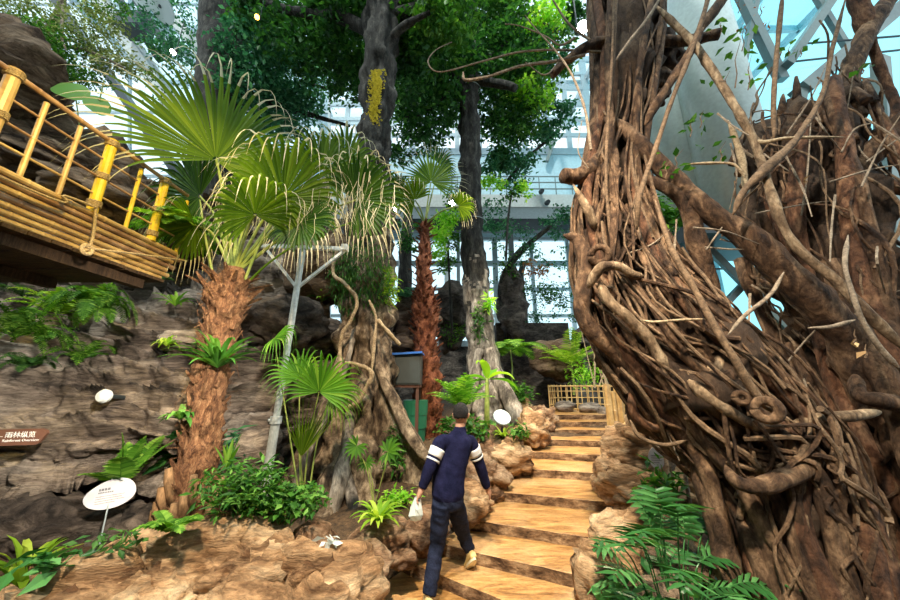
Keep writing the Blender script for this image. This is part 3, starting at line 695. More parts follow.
# ---------- bamboo bridge ----------
BX = -4.0
def bY(px, z):     # distance along the near side of the bridge that is seen in a column
    u = (px-450)/F; t = BX/u; v = ((z-EYE)/t-SP)/CP; return (CP-v*SP)*t
br = thing('bamboo_bridge', 'raised bamboo footbridge with yellow lamplit bamboo railing at the upper left', 'bridge', (-5.5, 3.2, 3.45))
def bamboo(mb, a, b, r, seg=10, node=.35, mi=0):
    a, b = V(a), V(b); L = (b-a).length; n = max(2, int(L/node)); pts = []; rad = []
    for i in range(n+1):
        t = i/n; 
        for e, k in ((-.012, 1), (-.004, 1.12), (.004, 1.12), (.012, 1)):
            q = t+e/L*1.0
            if 0 <= q <= 1: pts.append(a.lerp(b, q)); rad.append(r*k)
    if pts[0] != a: pts.insert(0, a); rad.insert(0, r)
    if pts[-1] != b: pts.append(b); rad.append(r)
    mb.tube(pts, rad, seg, mi=mi)
for i in range(7):
    m_ = MB(); z = 3.86-i*.060; y1 = 4.45-.0*i
    bamboo(m_, (BX-.03*i, -1.5, z), (BX-.03*i, y1+.08*(i % 2), z-.02), .032); m_.build('edge_pole', 'bamboo_b' if i in (1, 3) else 'bamboo', br)
m_ = MB()
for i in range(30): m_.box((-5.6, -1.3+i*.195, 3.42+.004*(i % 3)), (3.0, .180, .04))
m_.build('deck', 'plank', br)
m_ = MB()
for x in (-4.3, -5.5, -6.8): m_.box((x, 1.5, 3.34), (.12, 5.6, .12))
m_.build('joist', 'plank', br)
for xs_, sc in ((BX, 1), (-6.95, .8)):
    m_ = MB(); bamboo(m_, (xs_, -1.5, 4.72), (xs_, 4.4, 4.78), .026); m_.build('top_rail', 'bamboo_b', br)
    for z in (4.06, 4.27, 4.5):
        m_ = MB(); bamboo(m_, (xs_, -1.5, z), (xs_, 4.4, z+.02), .013); m_.build('rail', 'bamboo_b' if z > 4.2 else 'bamboo', br)
    posts = [(-3, 1), (34, 0), (70, 0), (102, 1), (134, 0), (158, 1), (182, 0)] if sc == 1 else [(-30, 0), (10, 0), (60, 1), (100, 0)]
    for px, thick in posts:
        y = bY(px, 4.3) if sc == 1 else bY(px, 4.0)*1.1
        zt = 4.80 if thick else 4.70
        m_ = MB(); bamboo(m_, (xs_, y, 3.85), (xs_+.0, y, zt), .050 if thick else .022, 12); o = m_.build('thick_post' if thick else 'baluster', 'bamboo_lit' if px > 90 else 'bamboo', br)
        if thick and sc == 1:
            for z in (3.93, 4.28, 4.72):
                r_ = MB()
                for q in range(4):
                    r_.tube([(xs_+.058*math.cos(a), y+.058*math.sin(a), z+q*.018+.004*math.sin(a*2)) for a in np.linspace(0, 6.283, 15)], .010, 5, cap=False)
                r_.build('lashing', 'rope', o)
rp = MB(); y0 = bY(88, 3.8); pts = [V((BX+.06, y0, 3.9)), V((BX+.08, y0+.03, 3.62)), V((BX+.09, y0+.02, 3.42)), V((BX+.09, y0-.05, 3.38)), V((BX+.1, y0-.03, 3.44)), V((BX+.1, y0+.05, 3.43)), V((BX+.1, y0+.5, 3.56)), V((BX+.08, 4.55, 3.78))]
rp.tube([V(q) for q in spl(pts, per=5)], .014, 6); rp.tube([(BX+.1+.0, y0+.05*math.cos(a), 3.40+.05*math.sin(a)) for a in np.linspace(0, 6.28, 14)], .02, 6)
rp.tube([V(q) for q in spl([(BX+.05, -1, 3.72), (BX+.06, 2.6, 3.76), (BX+.07, y0-.3, 3.86), (BX+.07, y0, 3.9)], per=6)], .013, 6)
one(rp, 'rope', 'rope', 'knotted hemp rope slung along the edge poles of the bamboo bridge', 'rope')

# ---------- bamboo fence and post at the stair head ----------
fe = thing('bamboo_fence', 'low woven bamboo lattice fence curving round the stair head', 'fence', at(580, 405, 9.6))
P0 = [atz(545, 406, 1.30), atz(557, 404, 1.32), atz(585, 401, 1.4), atz(612, 404, 1.35)]
P0 = [V((2.75, 9.4, 1.28)), V((3.1, 9.75, 1.28)), V((3.7, 9.9, 1.28)), V((4.25, 9.7, 1.28)), V((4.55, 9.1, 1.28)), V((4.6, 8.6, 1.28))]
cv = [V(q) for q in spl(P0, per=8)]
for h in (.02, .17, .34, .52, .66):
    m_ = MB(); m_.tube([p+V((0, 0, h)) for p in cv], .022 if h > .6 or h < .1 else .013, 6); m_.build('rail', 'bamboo', fe)
for i in range(0, len(cv), 2):
    m_ = MB(); bamboo(m_, cv[i]+V((0, 0, -.15)), cv[i]+V((0, 0, .70)), .014, 6, .25); m_.build('upright', 'bamboo', fe)
    if i < len(cv)-1 and i % 4 == 0: m_ = MB(); q = cv[i].lerp(cv[i+1], .5); bamboo(m_, q+V((0, 0, 0)), q+V((0, 0, .66)), .011, 6, .25); m_.build('upright', 'bamboo', fe)
po = thing('bamboo_post', 'bundle of tall bamboo canes standing right of the top steps', 'post', atz(611, 441, .9))
rnd = random.Random(4)
for i in range(9):
    b_ = V((3.44, 7.2, .72))+V((rnd.uniform(-.17, .17), rnd.uniform(-.10, .10), 0)); m_ = MB(); bamboo(m_, b_, b_+V((rnd.uniform(-.05, .05), .0, 1.2+rnd.uniform(-.1, .1))), .045, 10); m_.build('cane', 'bamboo', po)
m_ = MB(); a = at(613, 446, 6.3); bamboo(m_, a, at(630, 418, 7.3), .05, 12); one(m_, 'bamboo_cane', 'bamboo', 'cut bamboo cane lying on the rock with its open end forward', 'bamboo', a)

# ---------- small built things ----------
def oval_sign(px, py, Y, wpx, hpx, rot, foot, label, lines, ink=True):
    c = at(px, py, Y); s = mpx(Y, py)*1.03; t = thing('plant_label', label, 'sign', c)
    fw = (c-V((0, 0, EYE))).normalized(); r = fw.cross(UP).normalized(); u = V((0, 0, 1)); n = r.cross(u).normalized()
    out = []; N = 40
    for i in range(N):
        a = 2*math.pi*i/N; x = math.cos(a)*wpx/2; y = math.sin(a)*hpx/2*(1+.22*math.cos(a-.4)) if math.sin(a) > 0 else math.sin(a)*hpx/2*.92
        x2 = x*math.cos(rot)-y*math.sin(rot); y2 = x*math.sin(rot)+y*math.cos(rot); out.append(c+r*x2*s+u*y2*s)
    nn = -n if n.dot(fw) > 0 else n
    m_ = MB(); m_.add([p+nn*.008 for p in out]+[p-nn*.008 for p in out], [tuple(range(N)), tuple(range(2*N-1, N-1, -1))]+[(i, (i+1) % N, N+(i+1) % N, N+i) for i in range(N)])
    pl = m_.build('board', 'sign_w', t)
    m_ = MB(); m_.tube([c-nn*.012, at(*foot)], .008, 6); m_.build('stake', 'steel_l', t)
    if ink:
        m_ = MB(); rnd = random.Random(3)
        for (x, y, w, h) in lines:
            k = x
            while k < x+w:
                ww = rnd.uniform(.6, 1.6)*h; p = c+(r*(k+ww/2)+u*(y+(k)*math.tan(rot)*.5))*s+nn*.0105
                m_.box(p, (ww*.75*s, .002, h*s), Matrix((r, n, u)).transposed()); k += ww
        m_.build('printed_text', 'ink', pl)
oval_sign(110.5, 495, 4.35, 36, 26, .02, (97, 556, 4.3), 'large oval white plant label on a thin stake at the left', [(-9, 6, 7, 2.0), (-9, 3.3, 10, 1.1), (-10, 0, 20, .6), (-10, -2, 18, .6), (-10, -4, 20, .6), (-10, -6, 14, .6)])
oval_sign(656, 459, 4.3, 13, 19, .1, (658, 484, 4.65), 'small oval white label under the strangler fig', [(-4, 3, 8, 1), (-4, 1, 8, .7), (-4, -1, 8, .7), (-4, -3, 6, .7)])
# direction board
t = thing('direction_sign', 'brown arrow shaped board with white lettering on the left cliff', 'sign', at(10, 440, 4.3))
c = at(14, 438, 4.3); s = mpx(4.3, 438)*.80; r = V((.97, .24, 0)).normalized(); u = V((0, 0, 1)); n = V((r.y, -r.x, 0))
sh = [(-40, -8.5), (24, -8.5), (27, -7), (33, 5), (31, 8.5), (26, 10.5), (-40, 10.5)]
m_ = MB(); k = len(sh); pp = [c+(r*x+u*y)*s for x, y in sh]
m_.add([p+n*.02 for p in pp]+[p-n*.02 for p in pp], [tuple(range(k)), tuple(range(2*k-1, k-1, -1))]+[(i, (i+1) % k, k+(i+1) % k, k+i) for i in range(k)]); bd = m_.build('board', 'sign_b', t)
def text(body, pos, size, r, u, n, parent, mat, name='lettering'):
    cu = bpy.data.curves.new(name, 'FONT'); cu.body = body; cu.size = size; cu.extrude = .002; cu.resolution_u = 2
    o = bpy.data.objects.new(name, cu); COL.objects.link(o); dg = bpy.context.evaluated_depsgraph_get()
    me = bpy.data.meshes.new_from_object(o.evaluated_get(dg)); bpy.data.objects.remove(o); me.name = name
    Rm = Matrix((r, u, n)).transposed()
    off = V(parent['_w'])
    for v in me.vertices: v.co = V(pos)+Rm @ v.co-off
    me.materials.clear(); me.materials.append(M[mat]); o = bpy.data.objects.new(name, me); COL.objects.link(o); o.parent = parent; o['_w'] = list(off); return o
text('雨林纵览', c+(r*-8+u*1.2)*s+n*.023, 7.6*s, r, u, n, bd, 'white')
text('Rainforest Overview', c+(r*-9+u*-4.0)*s+n*.023, 4.3*s, r, u, n, bd, 'white')
text('—', c+(r*-17+u*.5)*s+n*.023, 7*s, r, u, n, bd, 'white')
# round white lamp on the cliff ledge
c = at(107, 396, 4.75); t = thing('cliff_lamp', 'small round white lamp on the left cliff ledge', 'lamp', c)
m_ = MB(); m_.tube([c, c+V((0, -.05, 0)), c+V((0, -.09, 0)), c+V((0, -.1, 0))], [.085, .095, .07, .01], 18); m_.build('cap', 'white_paint', t)
m_ = MB(); m_.tube([c, c+V((0, .25, -.03))], .03, 8); m_.build('bracket', 'steel_d', t)
# white pole with crossbar
t = thing('steel_pole', 'pale steel pole with braced crossbar at the top, behind the small fan palm', 'pole', at(264, 492, 5.0))
f0 = at(264, 492, 5.0); tp = V((f0.x+.10, 5.0, at(303, 250, 5).z)); f0.z -= .2; tp = at(303, 250, 5.0)
m_ = MB(); m_.tube([f0, f0.lerp(tp, .3), f0.lerp(tp, .301), tp], [.062, .062, .048, .048], 14); m_.build('pole', 'galv', t)
m_ = MB(); q = f0.lerp(tp, .3); m_.tube([q+V((0, 0, -.05)), q+V((0, 0, .05))], .08, 12); m_.tube([q, q+V((-.1, -.02, 0))], .02, 8); m_.build('clamp', 'galv', t)
m_ = MB(); m_.beam(at(258, 246, 5.0), at(347, 249, 5.0), .06, .06); m_.box(at(345, 248, 4.98), (.09, .12, .1)); m_.build('crossbar', 'white_paint', t)
for b_ in (at(267, 250, 5), at(344, 251, 5)):
    m_ = MB(); m_.beam(at(297, 288, 5), b_, .05, .04); m_.build('brace', 'white_paint', t)
# floodlight in the bed
c = at(502, 417, 6.6); t = thing('floodlight', 'round white faced floodlight on the rocks left of the stairs', 'lamp', c)
d = V((.15, -.75, .65)).normalized()
m_ = MB(); m_.tube([c-d*.16, c-d*.02, c], [.10, .17, .17], 20); m_.build('housing', 'steel_l', t)
m_ = MB(); m_.tube([c, c+d*.012], [.16, .16], 20); m_.build('lens', 'white_paint', t)
m_ = MB(); m_.tube([c-d*.05, c+V((0, .02, -.28))], .02, 8); m_.build('stand', 'steel_d', t)
# cabinet on legs and bin
c = at(405, 370, 6.9); s = mpx(6.9, 370); t = thing('equipment_cabinet', 'dark grey cabinet with blue lid on rust brown legs', 'cabinet', c+V((0, 0, -1)))
w = 33*s; h = 28*s
m_ = MB(); m_.box(c, (w, .55, h)); bo = m_.build('body', 'greybox', t)
m_ = MB(); m_.box(c+V((0, -.28, 0)), (w*.92, .02, h*.9)); m_.build('door', 'greybox', bo)
m_ = MB(); m_.box(c+V((-.02, -.03, h/2+.02)), (w*1.15, .66, .04), Matrix.Rotation(-.06, 3, 'Y')); m_.build('lid', 'blue', t)
for sx in (-.42, .42):
    for sy in (-.2, .2):
        m_ = MB(); m_.box(c+V((sx*w, sy, -h/2-.45)), (.06, .06, .9)); m_.build('leg', 'rust', t)
m_ = MB(); m_.box(c+V((0, 0, -h/2-.03)), (w*.98, .5, .06)); m_.build('frame', 'rust', t)
c = at(415, 428, 7.1); m_ = MB(); m_.tube([c+V((0, 0, -.3)), c+V((0, 0, .0)), c+V((0, 0, .01)), c+V((0, 0, .25)), c+V((0, 0, .26)), c+V((0, 0, .55))], [.2, .22, .24, .24, .25, .26], 20)
one(m_, 'bin', 'green', 'green plastic bin between the cabinet legs and the red brown palm', 'bin')
# ================= TREES =================
rngG = np.random.default_rng(5)
def canopy(parent, blobs, size, mats, seed, wid=.55, down=.3):
    """leaf masses of one tree; blob = (col,row,dist, halfwidth_px, halfheight_px, count, material index)"""
    rng = np.random.default_rng(seed); mb = MB()
    for (px, py, Y, rx, ry, n, mi) in blobs:
        c = np.array(at(px, py, Y)); s = mpx(Y, py)
        # sub-clusters make the mass uneven, with sky gaps
        n = int(n*2.2); K = max(8, n//45); d = rng.normal(0, 1, (K, 3)); d /= np.linalg.norm(d, axis=1)[:, None]
        cc = c+d*(rng.uniform(0, 1, (K, 1))**.45)*np.array([rx*s, min(rx, ry)*s*1.0, ry*s*1.15])
        idx = rng.integers(0, K, n); P_ = cc[idx]+rng.normal(0, 1, (n, 3))*np.array([.26, .26, .17])*min(1.5, rx*s*.5+.2)
        mb.leafcloud(P_, size, rng, flat=.5, wid=wid, mi=mi, down=down)
    return mb.build('foliage', mats, parent)
def limb(parent, path, name='branch', mat='bark_dark', seg=9, lump=.25, seed=1, per=6):
    pts, rad = sight(path, per); mb = MB(); mb.tube(pts, rad, seg, lump=lump, freq=2.2, seed=seed)
    return mb.build(name, mat, parent, smooth=True)
def two_tone(mb, z, w):
    for i, f in enumerate(mb.f):
        p = V(mb.v[f[0]]); mb.m[i] = 1 if p.z+w*noise.fractal(p*2.2, 1, 2, 4)+w*.5*noise.noise(p*9) > z else 0
# -- buttressed tree in the middle
Y1 = 6.4
tb = thing('buttressed_tree', 'big mottled buttressed tree behind the small fan palm, yellow lichen on its upper trunk', 'tree', at(365, 500, Y1))
pts, rad = sight([(352, 545, 5.9, .95), (354, 500, 6.0, .80), (356, 450, 6.15, .66), (360, 400, 6.3, .56), (364, 350, Y1, .50), (367, 300, Y1, .50), (369, 240, Y1, .47), (372, 180, Y1, .36), (376, 130, Y1, .33), (379, 70, Y1, .37), (384, 0, Y1, .42), (388, -70, Y1, .45), (392, -200, Y1, .4)], 18)
mb = MB(); n0 = len(pts)
hi = [i for i in range(n0) if pts[i].z > 5.2]; k = hi[0]
mb.tube(pts, rad, 72, lump=.42, freq=2.0, seed=2, flute=(.12, 7, .5)); two_tone(mb, 5.4, 1.0); mb.build('trunk', ['bark_but', 'bark_dark'], tb, smooth=True)
# buttress fins: thick-edged walls running down and out
def fin(parent, ridge, foot, mat='bark_but', th=.10, seed=1):
    """ridge path sloping outward, wall filled down to the foot path"""
    A, ra = sight(ridge, 8); B, _ = sight(foot, 8); mb = MB(); n = len(A); B = [B[int(i*(len(B)-1)/(n-1))] for i in range(n)]; K = 9; vs = []
    for sg in (-1, 1):
        for i in range(n):
            for j in range(K+1):
                t = j/K; p = A[i].lerp(B[i], t); q = p*2.3+V((seed, 0, 0))
                side = V((.35, 1, 0)).normalized()
                vs.append(p+side*sg*(th*(.6+.5*t)+.05*noise.fractal(q, 1, 2, 4))+V((.08, -.12, .05))*noise.fractal(q*1.4, 1, 2, 4))
    m = n*(K+1)
    fs = [(b+i*(K+1)+j, b+(i+1)*(K+1)+j, b+(i+1)*(K+1)+j+1, b+i*(K+1)+j+1) for b in (0, m) for i in range(n-1) for j in range(K)]
    mb.add(vs, fs); mb.tube(A, ra, 12, lump=.3, freq=4, seed=seed); return mb.build('buttress', mat, parent, smooth=True)
fin(tb, [(352, 330, 6.1, .10), (335, 380, 5.8, .10), (312, 430, 5.5, .09), (290, 475, 5.3, .08), (272, 515, 5.2, .08)], [(362, 530, 6.2), (345, 535, 6.0), (320, 540, 5.7), (295, 540, 5.4), (270, 540, 5.2)], seed=3)
fin(tb, [(374, 330, 6.1, .09), (380, 370, 5.95, .09), (396, 402, 5.8, .10), (408, 430, 5.7, .10), (422, 452, 5.6, .09), (432, 475, 5.6, .08)], [(366, 530, 6.2), (375, 535, 6.0), (395, 535, 5.8), (405, 535, 5.7), (420, 530, 5.6), (430, 520, 5.6)], seed=5)
for i, (pth) in enumerate([[(372, 325, 6.0, .06), (377, 365, 5.85, .07), (395, 403, 5.65, .085), (408, 432, 5.5, .085), (424, 455, 5.4, .07), (440, 470, 5.4, .05)],
        [(350, 400, 5.75, .05), (349, 425, 5.6, .085), (345, 455, 5.45, .10), (338, 490, 5.3, .13), (331, 520, 5.2, .10), (328, 535, 5.2, .09)],
        [(346, 470, 5.45, .06), (352, 500, 5.3, .09), (358, 525, 5.2, .09), (360, 540, 5.2, .08)],
        [(355, 330, 6.0, .05), (345, 370, 5.8, .05), (325, 420, 5.5, .05), (300, 470, 5.2, .05), (290, 510, 5.1, .05)]]):
    limb(tb, pth, 'buttress_root', 'bark_grey' if i else 'bark_but', 12, .35, i+3)
for i, pth in enumerate([[(384, 40, Y1, .20), (340, 18, 6.6, .16), (280, 8, 7, .12), (230, -15, 7.4, .08)], [(386, 20, Y1, .2), (425, 5, 6.2, .14), (470, -25, 6, .08)], [(383, 50, Y1, .12), (402, 28, 6.1, .10), (430, 12, 5.8, .05)],
                         [(300, 82, 9.5, .05), (340, 90, 9.6, .05), (372, 84, 9.4, .03)], [(262, 100, 9.2, .14), (300, 112, 9.6, .10), (350, 126, 9.8, .05)]]):
    limb(tb, pth, 'branch', 'bark_dark', 8, .2, i)
canopy(tb, [(275, 75, 8.8, 48, 46, 1500, 1), (320, 35, 7.6, 52, 40, 1500, 0), (285, 112, 9.4, 36, 26, 600, 1), (345, 8, 6.6, 40, 24, 700, 0), (430, 20, 6.6, 46, 26, 900, 2), (415, 60, 7.2, 26, 34, 900, 0), (350, 35, 8.6, 34, 40, 900, 0), (255, 50, 8.8, 30, 40, 700, 1),
            (255, 15, 7.5, 30, 30, 500, 0), (350, 70, 8.4, 26, 30, 500, 0), (430, 8, 5.9, 22, 16, 160, 2)], .18, ['leaf_dark', 'leaf_teal', 'leaf_mid'], 7)
mb = MB(); rnd = random.Random(8)
pc = [V(q) for q in [at(373, 125, Y1-.30), at(375, 105, Y1-.32), at(377, 85, Y1-.34), at(379, 72, Y1-.35)]]
for i in range(900):
    t = rnd.random()**.8*2.99; j = int(t); p = pc[j].lerp(pc[j+1], t-j)+V((rnd.gauss(0, .07), rnd.uniform(-.06, .0), rnd.gauss(0, .03))); r = rnd.uniform(.012, .035)
    mb.add([p+V((r, 0, 0)), p+V((0, -r, r*.3)), p+V((-r, 0, 0)), p+V((0, 0, r)), p+V((0, 0, -r))], [(0, 1, 3), (1, 2, 3), (0, 4, 1), (1, 4, 2)])
o = mb.build('lichen_patch', 'lichen', tb); o['label'] = 'bright yellow lichen patch'
# -- tall tree behind, dark trunk paling to grey flared base
Y2 = 9.0
t2 = thing('tall_tree', 'tall straight dark trunk with pale grey flared foot, right of the red brown palm', 'tree', at(487, 400, Y2))
pts, rad = sight([(493, 436, 8.7, .72), (490, 405, 8.8, .60), (486, 380, 8.95, .48), (481, 340, Y2, .40), (477, 300, Y2, .36), (473, 250, Y2, .34), (470, 200, Y2, .32), (470, 140, Y2, .31), (469, 90, Y2, .31), (469, 40, Y2, .34), (468, -20, Y2, .35)], 18)
k = [i for i in range(len(pts)) if pts[i].z > 4.7][0]
mb = MB(); mb.tube(pts, rad, 64, lump=.28, freq=2, seed=4, flute=(.07, 6, 1.0)); two_tone(mb, 4.7, 1.6); mb.build('trunk', ['bark_grey', 'bark_dark'], t2, smooth=True)
c = at(471.5, 251, Y2-.34); mb = MB(); mb.tube([c+V((0, .1, 0)), c, c+V((0, -.03, 0))], [.1, .11, .07], 12, cap=False); mb.build('knot_hole', 'bark_dark', t2, smooth=True)
for i, pth in enumerate([[(488, 350, 8.6, .15), (500, 385, 8.3, .19), (511, 405, 8.0, .2), (520, 425, 7.8, .16)], [(480, 350, 8.6, .12), (472, 385, 8.4, .16), (463, 415, 8.2, .14)]]): limb(t2, pth, 'buttress_root', 'bark_grey', 12, .3, i)
for i, pth in enumerate([[(470, 95, Y2, .2), (440, 60, 8.6, .14), (405, 40, 8.2, .08)], [(472, 80, Y2, .18), (505, 85, 8.4, .13), (515, 88, 8.2, .12)], [(470, 70, Y2, .2), (500, 50, 9.2, .12), (530, 10, 9.5, .08)],
                         [(500, 190, 11, .06), (525, 160, 11, .07), (560, 130, 11, .04)], [(450, 90, 8.8, .1), (430, 110, 9, .06), (405, 118, 9, .04)]]): limb(t2, pth, 'branch', 'bark_dark', 8, .2, i+9)
mb = MB()
for z, dz in ((222, 0), (90, 0)):
    c = at(475 if z > 100 else 471, z, Y2); r = .35 if z > 100 else .33
    mb.tube([c+V((r*math.cos(a), r*math.sin(a), .02*math.sin(2*a))) for a in np.linspace(0, 6.283, 26)], .012, 5)
mb.build('wire_ring', 'steel_l', t2)
canopy(t2, [(425, 105, 9.2, 36, 42, 1600, 0), (445, 65, 8.6, 36, 34, 1200, 0), (505, 55, 9.0, 40, 36, 1300, 0), (520, 100, 9.6, 36, 32, 1100, 2), (500, 130, 9.8, 26, 22, 450, 0), (515, 160, 10.8, 26, 20, 400, 1),
            (555, 125, 10.5, 22, 18, 420, 1), (495, 165, 10.5, 14, 20, 200, 1), (540, 25, 8.6, 22, 26, 300, 3), (535, 92, 9.0, 22, 14, 240, 3), (512, 20, 9, 30, 24, 500, 2), (400, 150, 10, 24, 12, 130, 0), (556, 50, 9.6, 16, 34, 260, 2), (572, 15, 9.8, 14, 16, 260, 0), (490, 20, 9.6, 44, 34, 1300, 0), (450, 20, 9.2, 40, 30, 900, 0), (435, 100, 9.8, 40, 30, 900, 0), (505, 95, 10.2, 38, 34, 900, 0), (530, 60, 10, 30, 40, 900, 1)], .19, ['leaf_dark', 'leaf_teal', 'leaf_mid', 'leaf_lime'], 17)
# -- thick dark tree at the top left
t3 = thing('dark_tree', 'very thick dark trunk at the top edge behind the big fan leaf', 'tree', at(215, 300, 9))
pts, rad = sight([(208, 235, 9.2, .8), (213, 180, 9.1, .75), (218, 120, 9, .72), (224, 50, 9, .74), (229, 0, 9, .85), (235, -90, 9, .8)], 6)
mb = MB(); mb.tube(pts, rad, 26, lump=.2, freq=1.6, seed=6); mb.build('trunk', 'bark_dark', t3, smooth=True)
limb(t3, [(232, 5, 9, .35), (262, -5, 8.6, .22), (300, -30, 8.2, .14)]); canopy(t3, [(180, 20, 9.9, 34, 40, 500, 1), (150, 30, 9.8, 30, 30, 300, 1), (180, 70, 11, 30, 40, 400, 0), (262, 10, 8.4, 26, 26, 500, 0), (275, 100, 10.6, 34, 30, 900, 1), (300, 60, 10.8, 50, 40, 1300, 0), (270, 120, 11, 24, 18, 300, 1)], .15, ['leaf_dark', 'leaf_teal'], 27)
# -- small leaved tree at the top left corner
t4 = thing('olive_leaved_tree', 'small leaved greyish green tree overhanging the bridge in the top left corner', 'tree', at(-60, 150, 6.0))
limb(t4, [(20, 100, 7.2, .10), (40, 50, 6.8, .12), (58, 15, 6.6, .09), (68, -20, 6.4, .07)], 'trunk', 'twig'); limb(t4, [(45, 45, 6.8, .06), (85, 50, 6.4, .04), (125, 68, 6.2, .02)], 'branch', 'twig')
limb(t4, [(64, 2, 6.6, .06), (62, 36, 6.2, .03), (66, 50, 6, .015)], 'branch', 'twig')
canopy(t4, [(25, 15, 6.2, 40, 24, 1000, 0), (55, 50, 6.3, 34, 22, 1100, 1), (95, 30, 6.3, 26, 24, 700, 0), (75, 78, 6.4, 30, 14, 500, 1), (118, 62, 6.4, 26, 12, 420, 0), (100, 5, 6.4, 22, 14, 300, 1), (10, 45, 6.4, 20, 14, 260, 1)], .085, ['leaf_olive', 'leaf_mid'], 37)
c = at(88, 93, 5.2); t = thing('large_leaf_plant', 'two large bright green round leaves behind the bridge railing', 'plant', c)
for (px, py, w, h, a) in [(72, 90, 30, 26, .3), (98, 104, 26, 22, .6)]:
    mb = MB(); c = at(px, py, 5.2); s = mpx(5.2, py); r = V((math.cos(a), .2, -math.sin(a))).normalized(); u = V((.1, .35, .93)).normalized()
    N = 22; rim = [c+r*math.cos(2*math.pi*i/N)*w*s*.55*(1+.06*math.sin(5*i))+u*math.sin(2*math.pi*i/N)*h*s*.5+V((0, 0, -.05*abs(math.cos(2*math.pi*i/N)))) for i in range(N)]
    mb.add([c+V((0, 0, .03))]+rim, [(0, 1+i, 1+(i+1) % N) for i in range(N)]); mb.build('leaf', 'fan_light', t, smooth=True)
mb = MB(); mb.tube([at(95, 112, 5.3), at(100, 98, 5.2), at(104, 80, 5.2)], .012, 5); mb.tube([at(80, 130, 5.3), at(76, 100, 5.2)], .012, 5); mb.build('stalk', 'petiole', t)
# -- background trees in the hall
def bgtree(label, path, blobs, mats, seed, size=.14, name='background_tree', bark='bark_dark'):
    t = thing(name, label, 'tree', at(path[0][0], path[0][1], path[0][2])); limb(t, path, 'trunk', bark, 8); canopy(t, blobs, size, mats, seed); return t
t = bgtree('loose leaning tree in front of the bright lower windows, with a few orange leaves', [(508, 340, 12.5, .10), (500, 290, 12.5, .10), (512, 262, 12.3, .14), (528, 245, 12, .12), (552, 225, 11.6, .07)],
       [(520, 240, 12, 24, 16, 160, 0), (555, 235, 11.8, 18, 16, 130, 0), (500, 265, 12.2, 18, 18, 130, 1), (540, 262, 12, 26, 12, 120, 0), (537, 268, 11.8, 14, 8, 90, 2), (560, 215, 11.6, 14, 14, 160, 0), (495, 225, 12, 16, 26, 300, 0)], ['leaf_teal', 'leaf_mid', 'leaf_red'], 41)
bgtree('dark spreading tree low before the blue window, left of the fig', [(524, 345, 14.5, .22), (523, 310, 14.5, .20), (520, 280, 14.5, .18), (524, 262, 14.5, .12)],
       [(545, 292, 14.2, 34, 9, 300, 0), (515, 287, 14.4, 20, 9, 120, 0), (572, 300, 14, 16, 16, 160, 0), (540, 318, 14, 20, 7, 120, 1)], ['leaf_dark', 'leaf_teal'], 43)
bgtree('dark leafed tree between the red brown palm and the tall dark trunk', [(404, 330, 13, .3), (405, 280, 13, .28), (406, 240, 13, .25), (408, 215, 13, .2)],
       [(408, 232, 12.6, 12, 22, 220, 0), (444, 225, 12.4, 12, 16, 160, 1), (455, 200, 12, 14, 14, 200, 1), (446, 262, 12.3, 12, 14, 200, 1)], ['leaf_dark', 'leaf_mid'], 45)
bgtree('bright lime green bush hanging beside the red brown palm trunk', [(452, 330, 9.8, .04), (450, 290, 9.6, .04), (448, 250, 9.4, .03)],
       [(444, 232, 9.2, 16, 12, 260, 0), (450, 215, 9.2, 14, 8, 150, 0), (438, 252, 9.2, 10, 6, 80, 0), (456, 240, 9.3, 8, 16, 90, 1)], ['leaf_lime', 'leaf_mid'], 47, .12, 'lime_leaved_bush')
bgtree('lime green bush at gallery height left of the fig', [(506, 260, 10.5, .04), (508, 220, 10.4, .04), (512, 190, 10.2, .03)],
       [(494, 183, 10.2, 12, 6, 130, 0), (524, 188, 10.2, 9, 9, 120, 0), (510, 192, 10.2, 10, 5, 60, 1)], ['leaf_lime', 'leaf_mid'], 49, .14, 'lime_leaved_bush')
bgtree('long leaved green shrub glimpsed through the fig above the teal glass', [(660, 330, 6.5, .04), (662, 270, 6.4, .04), (665, 230, 6.3, .03)],
       [(658, 215, 6.3, 26, 18, 380, 0), (640, 245, 6.2, 18, 20, 260, 1), (620, 240, 6.4, 20, 22, 260, 0)], ['leaf_mid', 'leaf_lime'], 51, .16, 'long_leaved_shrub')
bgtree('orange brown seedy tuft hanging near the broken fig branch', [(556, 40, 8.8, .02), (548, 30, 8.8, .02), (540, 20, 8.8, .02)], [(545, 30, 8.6, 12, 8, 80, 0), (543, 18, 8.6, 8, 5, 40, 1)], ['leaf_red', 'leaf_olive'], 53, .08, 'hanging_tuft', 'twig')

